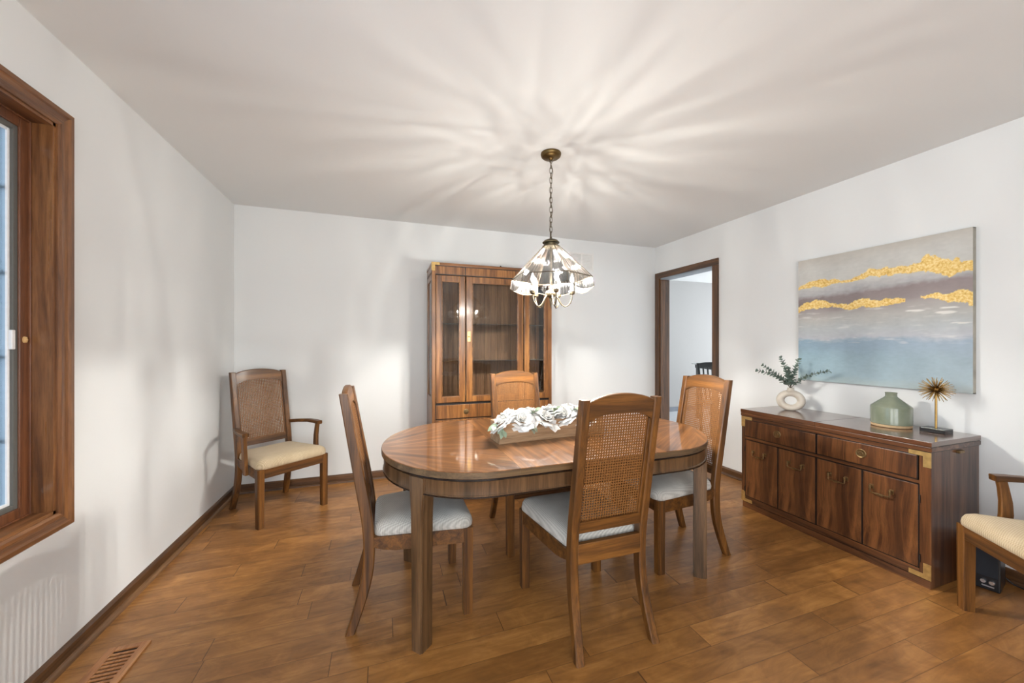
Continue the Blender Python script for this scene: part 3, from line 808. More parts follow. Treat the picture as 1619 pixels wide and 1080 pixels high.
for i, (u, v, z, az, el, lab, mt) in enumerate(sprigs):
    bm = nb(); d = Vector((math.cos(az) * math.cos(el), math.sin(az) * math.cos(el), math.sin(el)))
    base = Vector((0, 0, 0)) - d * 0.03
    tube(bm, [base, Vector((0, 0, 0)), d * 0.03], 0.0015, 5)
    o = obj('leaf_sprig', bm, M[mt], loc=world_of(u, v, z), smooth=180)
    for q in range(3):
        bm = nb(); aa = az + (q - 1) * 0.8
        dd = Vector((math.cos(aa) * math.cos(el), math.sin(aa) * math.cos(el), math.sin(el) + (0.1 if q != 1 else 0)))
        leaf_poly(bm, d * 0.01 * q, dd, (0.1, -0.5, 1), 0.052 if q == 1 else 0.04, 0.026 if mt == 'leaf' else 0.03, 0.2)
        obj('leaf', bm, M[mt], o, smooth=180)
    tag(o, lab, 'leaves', 'leaf sprigs among the table roses')

# ------------------------------------------------------------------ sideboard (flip-top server)
BX0, BX1, BY0, BY1 = 2.645, 3.108, 1.100, 2.165
sb = thing('sideboard', 'dark mahogany sideboard with brass corners and four doors against the right wall', 'sideboard', (BX0, (BY0 + BY1) / 2, 0))
oy = (BY0 + BY1) / 2
def sbox(x0, x1, y0, y1, z0, z1): return (x0 - BX0, x1 - BX0, y0 - oy, y1 - oy, z0, z1)
# carcass
bm = nb()
for q in ((BX0 + 0.006, BX1, BY0 + 0.003, BY0 + 0.022, 0.002, 0.704), (BX0 + 0.006, BX1, BY1 - 0.022, BY1 - 0.003, 0.002, 0.704), (BX1 - 0.012, BX1, BY0 + 0.022, BY1 - 0.022, 0.062, 0.704),
          (BX0 + 0.02, BX1 - 0.012, BY0 + 0.022, BY1 - 0.022, 0.062, 0.085), (BX0 + 0.02, BX1 - 0.012, BY0 + 0.022, BY1 - 0.022, 0.690, 0.704)):
    box(bm, *sbox(*q), bev=0.001)
obj('carcass', bm, M['buf_Z'], sb)
for q in ((BX0, BX0 + 0.02, BY0, BY0 + 0.046, 0.046, 0.704), (BX0, BX0 + 0.02, BY1 - 0.028, BY1, 0.046, 0.704)):
    obj('stile', boxes(sbox(*q), bev=0.002), M['buf_Z'], sb)
for z0, z1 in ((0.680, 0.704), (0.530, 0.550), (0.046, 0.090)):
    obj('rail', boxes(sbox(BX0 + 0.001, BX0 + 0.02, BY0 + 0.046, BY1 - 0.028, z0, z1), bev=0.002), M['buf_Y'], sb)
obj('dust_board', boxes(sbox(BX0 + 0.019, BX0 + 0.024, BY0 + 0.04, BY1 - 0.02, 0.085, 0.69)), M['buf_dark'], sb)
obj('plinth', boxes(sbox(BX0 + 0.004, BX1, BY0 + 0.004, BY1 - 0.004, 0.0, 0.040), bev=0.002), M['buf_Y'], sb)
obj('bead', boxes(sbox(BX0 + 0.010, BX1, BY0 + 0.008, BY1 - 0.008, 0.040, 0.047)), M['buf_dark'], sb)
# two folded top leaves over a sub-top
SEAM = 1.640
for y0, y1 in ((BY0 - 0.004, SEAM - 0.001), (SEAM + 0.001, BY1 + 0.004)):
    lf = obj('top_leaf', boxes(sbox(BX0 - 0.008, BX1 + 0.002, y0, y1, 0.7315, 0.757), bev=0.002), M['buf_top'], sb)
    obj('under_leaf', boxes(sbox(BX0 - 0.006, BX1 + 0.002, y0, y1, 0.706, 0.7295), bev=0.002), M['buf_Y'], sb)
obj('fold_gap', boxes(sbox(BX0 - 0.003, BX1 - 0.002, BY0, BY1, 0.702, 0.7320)), M['buf_dark'], sb)
# fold hinge slot on the right end
obj('hinge_slot', boxes(sbox(BX0 + 0.06, BX1 - 0.06, BY0 - 0.0045, BY0 - 0.003, 0.7285, 0.7325)), M['buf_dark'], sb)
obj('slide_stop', boxes(sbox(BX0 + 0.235, BX0 + 0.285, BY0 - 0.012, BY0 + 0.004, 0.680, 0.694), bev=0.003), M['brass_dull'], sb, label='small dark metal slide catch')
# drawers
for y0, y1, yk in ((1.154, 1.628, 1.394), (1.640, 2.137, 1.886)):
    dr = obj('drawer', boxes(sbox(BX0 - 0.003, BX0 + 0.018, y0, y1, 0.554, 0.677), bev=0.003), M['buf_drawer'], sb)
    bm = nb()
    for q in ((y0 - 0.004, y1 + 0.004, 0.549, 0.5535), (y0 - 0.004, y1 + 0.004, 0.6775, 0.682), (y0 - 0.0045, y0 - 0.0005, 0.549, 0.682), (y1 + 0.0005, y1 + 0.0045, 0.549, 0.682)):
        box(bm, *sbox(BX0 - 0.002, BX0 + 0.004, *q))
    obj('bead', bm, M['buf_dark'], dr)
    bm = nb(); lathe(bm, [(0.0005, 0.0), (0.026, 0.0), (0.026, 0.004), (0.023, 0.006), (0.020, 0.0045), (0.012, 0.005), (0.010, 0.007), (0.0005, 0.0075)], 28)
    bmesh.ops.rotate(bm, verts=bm.verts, matrix=Matrix.Rotation(-PI / 2, 3, 'Y'))
    obj('knob', bm, M['brass_dull'], dr, loc=(-0.003, yk - oy, 0.620), smooth=40, label='round brass drawer plate')
# doors with campaign bail handles
doors = ((1.149, 1.385, 1.300), (1.394, 1.630, 1.512), (1.641, 1.878, 1.760), (1.887, 2.131, 2.020))
for i, (y0, y1, yh) in enumerate(doors):
    mt = M['buf_door']
    dr = obj('door', boxes((-0.003, 0.018, -(y1 - y0) / 2, (y1 - y0) / 2, 0.0, 0.430), bev=0.003), mt, sb, loc=(0, (y0 + y1) / 2 - oy, 0.094))
    bm = nb(); hw = (y1 - y0) / 2
    for q in ((-hw - 0.004, hw + 0.004, -0.0045, -0.0005), (-hw - 0.004, hw + 0.004, 0.4305, 0.4345), (-hw - 0.0045, -hw - 0.0005, -0.004, 0.434), (hw + 0.0005, hw + 0.0045, -0.004, 0.434)):
        box(bm, -0.002, 0.004, *q)
    obj('bead', bm, M['buf_dark'], dr)
    # handle: two posts with a squared drop bail
    hy = yh - (y0 + y1) / 2; hz = 0.345
    bm = nb()
    for s in (-1, 1):
        box(bm, -0.006, -0.002, hy + s * 0.044 - 0.010, hy + s * 0.044 + 0.010, hz - 0.007, hz + 0.020, bev=0.002)
        tube(bm, [(-0.004, hy + s * 0.044, hz + 0.010), (-0.022, hy + s * 0.044, hz + 0.010)], 0.0055, 10)
        lathe(bm, [(0.0005, -0.008), (0.006, -0.008), (0.0065, 0.0), (0.006, 0.010), (0.0005, 0.012)], 10, (-0.020, hy + s * 0.044, hz + 0.008))
    bail = [(-0.020, hy - 0.044, hz + 0.004), (-0.021, hy - 0.044, hz - 0.016), (-0.021, hy - 0.040, hz - 0.022), (-0.021, hy - 0.02, hz - 0.022), (-0.021, hy, hz - 0.022), (-0.021, hy + 0.02, hz - 0.022), (-0.021, hy + 0.040, hz - 0.022), (-0.021, hy + 0.044, hz - 0.016), (-0.020, hy + 0.044, hz + 0.004)]
    sweep(bm, bail, [crect(0.007, w_, 0.001) for w_ in (0.007, 0.007, 0.007, 0.006, 0.008, 0.006, 0.007, 0.007, 0.007)], up=(1, 0, 0))
    box(bm, -0.026, -0.016, hy - 0.014, hy + 0.014, hz - 0.029, hz - 0.017, bev=0.002)
    obj('handle', bm, M['brass_dull'], dr)
    # small hinges on the outer doors
    if i in (0, 3):
        for z in (0.05, 0.36):
            yy = -hw - 0.006 if i == 0 else hw + 0.006
            bm = nb(); lathe(bm, [(0.0005, -0.02), (0.004, -0.02), (0.004, 0.02), (0.0005, 0.02)], 8, (-0.003, yy, z)); obj('hinge', bm, M['buf_dark'], dr)
# brass corner brackets (L-shaped, wrapping onto the end)
for yc, s in ((BY0, 1), (BY1, -1)):
    for z, up in ((0.704, -1), (0.046, 1)):
        bm = nb(); x0 = -0.0028
        L_ = [(0, 0), (0.086, 0), (0.086, 0.024), (0.030, 0.024), (0.030, 0.080), (0, 0.080)]
        loft(bm, [[(x, yc - oy + s * p, z + up * q) for p, q in L_] for x in (x0, 0.002)])
        obj('corner_bracket', bm, M['brass'], sb)

# ------------------------------------------------------------------ things on the sideboard
ZT = 0.757
# ring vase
rv = thing('ring_vase', 'small cream ceramic ring vase at the far end of the sideboard', 'vase', (2.925, 1.985, ZT), math.radians(35 - 90))
bm = nb(); NU, NV = 48, 20; rings = []
for i in range(NU):
    a = 2 * PI * i / NU
    cxx, czz = 0.064 * math.cos(a), 0.056 * math.sin(a)
    ring = []
    for j in range(NV):
        b = 2 * PI * j / NV
        r = 0.0265
        x = cxx + r * math.cos(b) * math.cos(a); z = czz + r * math.cos(b) * math.sin(a) * 0.92; y = 0.027 * math.sin(b)
        ring.append((x, y, max(z, -0.076) + 0.076))
    rings.append(ring)
loft(bm, rings, closed=True)
def vase_mat(name, c, c2):
    m = NT(name); tc = m.n('TexCoord'); n1 = m.n('TexNoise', {'Vector': tc.outputs['Object'], 'Scale': 9.0, 'Detail': 5.0})
    return m.bsdf(Base_Color=m.ramp(n1.outputs[0], [(0.3, c), (0.7, c2)]), Roughness=0.35, Coat_Weight=0.25, Coat_Roughness=0.15)
M['ceramic'] = vase_mat('cream ceramic', srgb(176, 166, 152), srgb(204, 196, 184))
obj('body', bm, M['ceramic'], rv, smooth=180)
bm = nb(); lathe(bm, [(0.036, 0.140), (0.027, 0.149), (0.022, 0.158), (0.021, 0.172), (0.017, 0.172), (0.016, 0.158), (0.014, 0.145)], 24)
obj('neck', bm, M['ceramic'], rv, smooth=60)

M['euc'] = plain('eucalyptus leaf', srgb(132, 152, 140), 0.55, var=0.5, bscale=30)
M['euc_stem'] = plain('eucalyptus twig', srgb(86, 70, 58), 0.7)
VX, VY, VZ = 2.925, 1.985, ZT + 0.165
stems = [((2.80, 2.150, 1.052), 'eucalyptus sprig reaching furthest left from the ring vase'),
         ((2.82, 2.120, 1.092), 'short eucalyptus sprig leaning left above the lowest one in the ring vase'),
         ((2.92, 2.055, 1.152), 'tallest upright eucalyptus sprig in the ring vase'),
         ((2.98, 1.965, 1.138), 'upright eucalyptus sprig on the right of the tallest in the ring vase'),
         ((2.90, 1.985, 1.075), 'dense short eucalyptus sprig in the middle of the ring vase'),
         ((2.99, 1.770, 1.068), 'long thin eucalyptus sprig reaching right across the painting')]
for i, (tip, lab) in enumerate(stems):
    rnd = random.Random(70 + i); T = Vector(tip) - Vector((VX, VY, VZ))
    P = []
    for k in range(9):
        t = k / 8
        P.append(Vector((T.x * t ** 1.15, T.y * t ** 1.15, T.z * (t ** 0.85) + (0.02 * math.sin(t * PI) if i in (0, 5) else 0))))
    P = [Vector((0, 0, -0.05))] + P
    bm = nb(); tube(bm, P, [0.0022] * 4 + [0.0016] * 6, 6)
    o = obj('eucalyptus_sprig', bm, M['euc_stem'], loc=(VX, VY, VZ), smooth=180)
    tag(o, lab, 'foliage', 'eucalyptus sprigs in the ring vase')
    bm = nb(); N = 11 if i != 5 else 14
    for k in range(N):
        t = 0.12 + 0.88 * k / (N - 1); f = t * 8; a = int(min(7, f)); fr_ = f - a
        c = P[a + 1].lerp(P[a + 2] if a + 2 < len(P) else P[-1], fr_); tg = (P[min(a + 2, 9)] - P[a + 1]).normalized()
        for s in (0, 1):
            az = k * 1.3 + s * PI + rnd.uniform(-.4, .4)
            side_ = tg.orthogonal().normalized(); q = Matrix.Rotation(az, 3, tg) @ side_
            d_ = (q * 0.75 + tg * 0.66).normalized()
            ln = (0.042 - 0.016 * t) * rnd.uniform(.85, 1.15) * (0.8 if i == 5 else 1)
            leaf_poly(bm, c, d_, tg, ln, ln * 0.85, 0.1, 6, blunt=True)
    obj('leaves', bm, M['euc'], o, smooth=180)

# green bottle vase
gv = thing('bottle_vase', 'squat sage green glazed bottle vase with a narrow neck on the sideboard', 'vase', (2.945, 1.402, ZT))
M['sage'] = vase_mat('sage glaze', srgb(112, 120, 102), srgb(134, 141, 122))
M['sage'].node_tree.nodes['Principled BSDF'].inputs['Roughness'].default_value = 0.16
bm = nb(); lathe(bm, [(0.091, 0.016), (0.094, 0.020), (0.0945, 0.118), (0.092, 0.124), (0.086, 0.130), (0.033, 0.176), (0.027, 0.183), (0.0265, 0.199), (0.0285, 0.204), (0.027, 0.207), (0.022, 0.204), (0.022, 0.18)], 18)
obj('body', bm, M['sage'], gv, smooth=24)
bm = nb(); lathe(bm, [(0.086, 0.0), (0.091, 0.003), (0.0915, 0.017), (0.07, 0.017)], 36); obj('foot', bm, plain('raw clay', srgb(188, 160, 122), 0.8, var=0.15), gv, smooth=40, label='unglazed tan clay foot')

# starburst ornament
st = thing('starburst_ornament', 'gold wire starburst on a black block at the near end of the sideboard', 'ornament', (2.985, 1.222, ZT), 0)
obj('base', boxes((-0.042, 0.042, -0.052, 0.052, 0.0, 0.024), bev=0.002), plain('black marble', srgb(26, 27, 30), 0.25, var=0.4, bscale=25), st, label='black stone block')
bm = nb(); tube(bm, [(0, 0, 0.024), (0, 0, 0.232)], 0.0052, 12); obj('rod', bm, M['gold'], st, smooth=60)
bm = nb(); bmesh.ops.create_icosphere(bm, subdivisions=2, radius=0.012, matrix=Matrix.Translation((0, 0, 0.243))); obj('hub', bm, M['gold'], st, smooth=180)
N = 96
for k in range(N):
    z = 1 - 2 * (k + 0.5) / N; a = k * 2.39996; r = math.sqrt(1 - z * z)
    d_ = Vector((r * math.cos(a), r * math.sin(a), z))
    if d_.z < -0.93: continue
    bm = nb(); c0 = Vector((0, 0, 0.243)); L = 0.070 + 0.008 * ((k * 7) % 5) / 5
    tube(bm, [c0 + d_ * 0.008, c0 + d_ * L], [0.0021, 0.0013], 5)
    obj('spike', bm, M['gold'], st, smooth=180)

# ------------------------------------------------------------------ painting (abstract, own geometry with a painted face)
def painting():
    t = thing('canvas_painting', 'wide abstract seascape canvas with gold streaks over blue on the right wall', 'painting', (XR, 1.585, 1.448), 0)
    w, h, d_ = 0.923, 0.932, 0.034
    NU, NV = 300, 200
    bm = nb(); cl = bm.loops.layers.color.new('paint') if False else None
    G = [[bm.verts.new((-d_, w / 2 - w * i / NU, -h / 2 + h * j / NV)) for i in range(NU + 1)] for j in range(NV + 1)]
    for j in range(NV):
        for i in range(NU): bm.faces.new((G[j][i], G[j][i + 1], G[j + 1][i + 1], G[j + 1][i]))
    lin = lambda c: np.array(srgb(*c)[:3])
    stops = [(0.0, (176, 186, 186)), (0.06, (160, 176, 184)), (0.20, (156, 174, 184)), (0.315, (156, 172, 188)), (0.35, (186, 190, 196)), (0.42, (182, 188, 190)), (0.50, (182, 182, 178)), (0.555, (168, 162, 160)), (0.60, (152, 142, 142)), (0.675, (146, 134, 134)), (0.72, (178, 178, 180)), (0.78, (198, 198, 194)), (0.90, (196, 196, 192)), (1.0, (186, 182, 174))]
    ps = np.array([s[0] for s in stops]); cs = np.array([lin(s[1]) for s in stops])
    # gold streaks: centre line, half width (in v) as piecewise functions of u (0 left .. 1 right)
    gold = [([0.0, 0.08, 0.20, 0.32], [0.770, 0.785, 0.792, 0.780], [0.010, 0.022, 0.032, 0.008]),
            ([0.32, 0.42, 0.50, 0.60, 0.70, 0.80, 0.90, 1.0], [0.782, 0.785, 0.812, 0.806, 0.795, 0.812, 0.775, 0.772], [0.006, 0.014, 0.026, 0.028, 0.024, 0.052, 0.050, 0.034]),
            ([0.0, 0.10, 0.18, 0.27], [0.597, 0.615, 0.625, 0.605], [0.022, 0.036, 0.036, 0.010]),
            ([0.27, 0.36, 0.46, 0.56, 0.68], [0.597, 0.588, 0.596, 0.590, 0.588], [0.014, 0.020, 0.036, 0.030, 0.012]),
            ([0.78, 0.86, 0.93, 1.0], [0.612, 0.606, 0.585, 0.580], [0.008, 0.020, 0.034, 0.046])]
    cols = []; masks = []
    for j in range(NV + 1):
        for i in range(NU + 1):
            u, v = i / NU, j / NV
            n1 = mnoise.fractal(Vector((u * 5, v * 14, 1.7)), 1.0, 2.0, 5)
            n2 = mnoise.fractal(Vector((u * 30, v * 60, 5.1)), 1.0, 2.0, 4)
            n3 = mnoise.fractal(Vector((u * 9, v * 9, 9.1)), 1.0, 2.0, 4)
            vv = min(1, max(0, v + 0.020 * n1 + 0.008 * n2 + 0.035 * (0.5 - u) * math.exp(-((v - 0.65) / 0.18) ** 2)))
            c = np.array([np.interp(vv, ps, cs[:, k]) for k in range(3)])
            if 0.52 < vv < 0.72: c = c * (1 - 0.22 * (1 - u) * math.exp(-((vv - 0.64) / 0.05) ** 2))
            if vv < 0.34: c = c * np.array([1 - 0.16 * (1 - u), 1 - 0.03 * (1 - u), 1.0])
            c = c * (1 + 0.06 * n2 + 0.06 * n3)
            # pale brush strokes
            if 0.30 < v < 0.56:
                s_ = max(0, mnoise.fractal(Vector((u * 7, v * 46, 3.3)), 1.0, 2.0, 4) - 0.28) * 1.1
                c = c + (np.array([0.72, 0.72, 0.70]) - c) * min(0.6, s_)
            for su, sv, sl, sh in ((0.74, 0.520, 0.055, 0.008), (0.885, 0.500, 0.055, 0.011), (0.90, 0.527, 0.05, 0.006), (0.95, 0.430, 0.05, 0.006)):
                e_ = ((u - su) / sl) ** 2 + ((v - sv + 0.006 * n1) / sh) ** 2
                if e_ < 1: c = c + (np.array([0.80, 0.79, 0.75]) - c) * min(0.85, 1.6 * (1 - e_))
            g = 0.0
            for xs, cv, hw in gold:
                if xs[0] - 0.01 <= u <= xs[-1] + 0.01:
                    m_ = np.interp(u, xs, cv) + 0.012 * mnoise.fractal(Vector((u * 16, 2.2, xs[0])), 1.0, 2.0, 4)
                    q = np.interp(u, xs, hw) * (1 + 0.5 * mnoise.fractal(Vector((u * 22, v * 22, 7.7)), 1.0, 2.0, 4))
                    if abs(v - m_) < q: g = 1.0
            cols.append((*np.clip(c, 0, 1), 1.0)); masks.append(g)
    o = obj('painted_face', bm, NT('dummy').m, t, smooth=180)
    me = o.data
    ca = me.color_attributes.new('paint', 'FLOAT_COLOR', 'POINT'); ca.data.foreach_set('color', np.array(cols, dtype=np.float32).ravel())
    ga = me.attributes.new('gold', 'FLOAT', 'POINT'); ga.data.foreach_set('value', np.array(masks, dtype=np.float32))
    m = NT('abstract paint'); a = m.n('Attribute', attribute_name='paint'); g = m.n('Attribute', attribute_name='gold')
    tc = m.n('TexCoord'); nz = m.n('TexNoise', {'Vector': tc.outputs['Object'], 'Scale': 80.0, 'Detail': 6.0, 'Roughness': 0.7})
    gc = m.ramp(nz.outputs[0], [(0.30, srgb(196, 150, 74)), (0.46, srgb(232, 196, 112)), (0.62, srgb(246, 224, 164))])
    wv = m.n('TexNoise', {'Vector': m.n('Mapping', {'Vector': tc.outputs['Object'], 'Scale': (1, 90, 420)}).outputs[0], 'Scale': 1.0, 'Detail': 2.0})
    col = m.mix(g.outputs['Fac'], a.outputs['Color'], gc)
    b = m.n('Bump', {'Height': wv.outputs[0], 'Strength': 0.12, 'Distance': 0.002})
    mt = m.math('MULTIPLY', g.outputs['Fac'], 0.2)
    me.materials[0] = m.bsdf(Base_Color=col, Roughness=0.6, Metallic=mt, Normal=b.outputs[0])
    # wrapped canvas edge
    bm = nb()
    for q in ((-w / 2, -w / 2 + 0.004, -h / 2, h / 2), (w / 2 - 0.004, w / 2, -h / 2, h / 2), (-w / 2, w / 2, -h / 2, -h / 2 + 0.004), (-w / 2, w / 2, h / 2 - 0.004, h / 2)):
        box(bm, -d_ + 0.0008, -0.002, *q)
    obj('canvas_edge', bm, plain('canvas edge', srgb(172, 168, 156), 0.8, var=0.35, bscale=12), t)
painting()

# ------------------------------------------------------------------ china cabinet
CX0, CX1, CY0, CY1, CH = 0.397, 1.545, 3.300, 3.690, 1.975
cc = thing('china_cabinet', 'tall walnut display cabinet with glass doors against the back wall', 'cabinet', ((CX0 + CX1) / 2, CY0, 0))
ox = (CX0 + CX1) / 2
def cb(x0, x1, y0, y1, z0, z1): return (x0 - ox, x1 - ox, y0 - CY0, y1 - CY0, z0, z1)
# body below the display part
bm = nb(); box(bm, *cb(CX0, CX1, CY0 + 0.008, CY1, 0.05, 0.735), bev=0.002); obj('base_case', bm, M['chi_Z'], cc)
obj('plinth', boxes(cb(CX0 + 0.006, CX1 - 0.006, CY0 + 0.012, CY1, 0.0, 0.05), bev=0.002), M['chi_X'], cc)
# uprights, side frames with panes
for x0, x1 in ((CX0, CX0 + 0.022), (CX1 - 0.022, CX1)):
    sd = obj('side_frame', boxes(cb(x0, x1, CY0 + 0.004, CY0 + 0.085, 0.735, 1.90), cb(x0, x1, CY1 - 0.06, CY1, 0.735, 1.90), cb(x0, x1, CY0 + 0.085, CY1 - 0.06, 0.735, 0.79), cb(x0, x1, CY0 + 0.085, CY1 - 0.06, 1.835, 1.90), bev=0.001), M['chi_Z'], cc)
    obj('side_pane', boxes(cb(x0 + 0.009, x0 + 0.013, CY0 + 0.085, CY1 - 0.06, 0.79, 1.835)), M['cab_glass'], sd)
for x0, x1 in ((CX0, CX0 + 0.030), (CX1 - 0.030, CX1)):
    obj('stile', boxes(cb(x0, x1, CY0, CY0 + 0.022, 0.05, 1.955), bev=0.002), M['chi_Z'], cc)
obj('back_panel', boxes(cb(CX0 + 0.022, CX1 - 0.022, CY1 - 0.014, CY1, 0.735, 1.90)), M['chi_back'], cc)
bm = nb()
for k in range(1, 8):
    x = CX0 + 0.022 + k * (CX1 - CX0 - 0.044) / 8; box(bm, *cb(x - 0.0011, x + 0.0011, CY1 - 0.0155, CY1 - 0.013, 0.735, 1.90))
obj('back_groove', bm, M['dark_groove'], cc)
obj('case_floor', boxes(cb(CX0 + 0.022, CX1 - 0.022, CY0 + 0.024, CY1 - 0.014, 0.735, 0.748)), M['chi_X'], cc)
obj('case_roof', boxes(cb(CX0, CX1, CY0 + 0.008, CY1, 1.885, 1.955)), M['chi_X'], cc)
obj('crown', boxes(cb(CX0 - 0.004, CX1 + 0.004, CY0 - 0.004, CY1, 1.955, 1.980), bev=0.003), M['chi_X'], cc)
obj('crown_bead', boxes(cb(CX0 + 0.002, CX1 - 0.002, CY0 - 0.001, CY0 + 0.02, 1.949, 1.9555)), M['buf_dark'], cc)
obj('frieze', boxes(cb(CX0 + 0.030, CX1 - 0.030, CY0 + 0.002, CY0 + 0.02, 1.880, 1.950)), M['chi_Z'], cc)
for q in ((0.688, 0.696, 1.880, 1.950), (1.246, 1.254, 1.880, 1.950), (CX0 + 0.028, CX1 - 0.028, 1.873, 1.881), (CX0 + 0.028, CX1 - 0.028, 0.726, 0.740)):
    obj('bead', boxes(cb(q[0], q[1], CY0 + 0.0005, CY0 + 0.011, q[2], q[3])), M['buf_dark'], cc)
# glazed doors
for x0, x1, sw, locked in ((0.432, 0.688, 0.048, False), (0.700, 1.245, 0.052, True), (1.258, 1.512, 0.046, False)):
    z0, z1 = 0.744, 1.868
    dd = nb()
    for q in ((x0, x0 + sw, z0, z1), (x1 - sw, x1, z0, z1), (x0 + sw, x1 - sw, z0, z0 + 0.05), (x0 + sw, x1 - sw, z1 - 0.052, z1)):
        box(dd, *cb(q[0], q[1], CY0 - 0.010, CY0 + 0.012, q[2], q[3]), bev=0.003)
    dr = obj('glass_door', dd, M['chi_Z'], cc)
    bm = nb(); a_, b_, c_, e_ = x0 + sw, x1 - sw, z0 + 0.05, z1 - 0.052
    for q in ((a_, a_ + 0.006, c_, e_), (b_ - 0.006, b_, c_, e_), (a_, b_, c_, c_ + 0.006), (a_, b_, e_ - 0.006, e_)):
        box(bm, *cb(q[0], q[1], CY0 - 0.012, CY0 + 0.004, q[2], q[3]), bev=0.001)
    obj('glazing_bead', bm, M['chi_X'], dr)
    obj('pane', boxes(cb(a_, b_, CY0 - 0.001, CY0 + 0.003, c_, e_)), M['cab_glass'], dr)
    if locked:
        bm = nb(); box(bm, *cb(x0 + 0.010, x0 + 0.038, CY0 - 0.0125, CY0 - 0.009, 1.285, 1.375), bev=0.001)
        lp = obj('lock_plate', bm, M['brass'], dr)
        bm = nb(); lathe(bm, [(0.0005, 0), (0.008, 0), (0.007, 0.006), (0.0005, 0.007)], 14); bmesh.ops.rotate(bm, verts=bm.verts, matrix=Matrix.Rotation(PI / 2, 3, 'X'))
        obj('keyhole', bm, M['brass_dull'], lp, loc=(x0 + 0.024 - ox, -0.0125, 1.330))
for z in (1.106, 1.440):
    obj('shelf', boxes(cb(CX0 + 0.030, CX1 - 0.030, CY0 + 0.03, CY1 - 0.02, z, z + 0.008)), M['shelf_glass'], cc, label='clear glass shelf')
# drawers and lower doors
for x0, x1 in ((0.432, 0.966), (0.976, 1.510)):
    dr = obj('drawer', boxes(cb(x0, x1, CY0 - 0.004, CY0 + 0.012, 0.602, 0.722), bev=0.003), M['chi_Z'], cc)
    bm = nb()
    for q in ((x0 - 0.004, x1 + 0.004, 0.597, 0.602), (x0 - 0.004, x1 + 0.004, 0.722, 0.727), (x0 - 0.005, x0, 0.597, 0.727), (x1, x1 + 0.005, 0.597, 0.727)): box(bm, *cb(q[0], q[1], CY0 - 0.001, CY0 + 0.009, q[2], q[3]))
    obj('bead', bm, M['buf_dark'], dr)
    bm = nb(); lathe(bm, [(0.0005, 0), (0.024, 0), (0.024, 0.004), (0.018, 0.006), (0.010, 0.006), (0.009, 0.012), (0.0005, 0.013)], 24); bmesh.ops.rotate(bm, verts=bm.verts, matrix=Matrix.Rotation(PI / 2, 3, 'X'))
    obj('knob', bm, M['brass_dull'], dr, loc=((x0 + x1) / 2 - ox, -0.004, 0.656), smooth=40)
    ld = obj('lower_door', boxes(cb(x0, (x0 + x1) / 2 - 0.003, CY0 - 0.004, CY0 + 0.012, 0.07, 0.590), bev=0.003), M['chi_Z'], cc)
    ld = obj('lower_door', boxes(cb((x0 + x1) / 2 + 0.003, x1, CY0 - 0.004, CY0 + 0.012, 0.07, 0.590), bev=0.003), M['chi_Z'], cc)
for xc, s in ((CX0 - 0.004, 1), (CX1 + 0.004, -1)):
    bm = nb()
    L_ = [(0, 0), (0.070, 0), (0.070, 0.024), (0.030, 0.024), (0.030, 0.075), (0, 0.075)]
    loft(bm, [[(xc - ox + s * p, y, 1.981 - q) for p, q in L_] for y in (-0.0065, 0.002)])
    obj('corner_bracket', bm, M['brass'], cc)
bm = nb(); lathe(bm, [(0.012, 0.0), (0.012, 0.006), (0.007, 0.010), (0.006, 0.016), (0.0005, 0.017)], 12, (1.034 - ox, 0.03, 1.979)); obj('lamp_switch', bm, M['buf_dark'], cc, label='small black knob on the cabinet top')

# ------------------------------------------------------------------ chandelier
HX_, HY_ = 0.978, 2.100
ch = thing('chandelier', 'lit six sided glass chandelier hanging on a chain over the dining table', 'chandelier', (HX_, HY_, 0))
bm = nb(); lathe(bm, [(0.0005, HC), (0.062, HC), (0.0635, HC - 0.006), (0.060, HC - 0.018), (0.050, HC - 0.026), (0.018, HC - 0.030), (0.010, HC - 0.040), (0.0005, HC - 0.042)], 40)
obj('canopy', bm, M['brass_old'], ch, smooth=40)
bm = nb(); tube(bm, [(0.008 * math.cos(a), 0, HC - 0.050 + 0.010 * math.sin(a)) for a in [2 * PI * k / 12 for k in range(12)]], 0.002, 6, closed=True, up=(0, 1, 0)); obj('chain_loop', bm, M['bronze'], ch, smooth=180)
z = HC - 0.060; k = 0; ZC = 1.925
nl = 15; ll = (z - ZC) / nl
for k in range(nl):
    zc = z - ll * (k + 0.5); L = ll / 2 + 0.0048; Wd = 0.0092
    pts = []
    for j in range(16):
        a = 2 * PI * j / 16; e = 2.6
        cxp = abs(math.cos(a)) ** (2 / e) * math.copysign(1, math.cos(a)) * Wd; czp = math.sin(a) * L
        pts.append((cxp, 0, zc + czp) if k % 2 else (0.25 * cxp, 0.97 * cxp, zc + czp))
    bm = nb(); tube(bm, pts, 0.0018, 6, closed=True, up=(0, 1, 0) if k % 2 else (0.97, -0.25, 0)); obj('chain_link', bm, M['bronze'], ch, smooth=180)
pts = []
for k in range(60):
    t = k / 59; a = t * 4.2 * PI
    pts.append((0.012 * math.sin(a) * (0.5 + math.sin(t * 11) * 0.5), 0.010 * math.cos(a), HC - 0.04 - t * (HC - 0.04 - 1.91)))
bm = nb(); tube(bm, pts, 0.0018, 6, up=(0, 1, 0)); obj('cord', bm, plain('brown lamp cord', srgb(92, 74, 48), 0.5), ch, smooth=180)
bm = nb(); lathe(bm, [(0.0005, 1.925), (0.006, 1.925), (0.008, 1.912), (0.022, 1.909), (0.040, 1.902), (0.053, 1.889), (0.052, 1.885), (0.036, 1.883), (0.034, 1.872), (0.0535, 1.867), (0.0535, 1.8635), (0.0005, 1.8635)], 36)
obj('cap', bm, M['bronze'], ch, smooth=35)
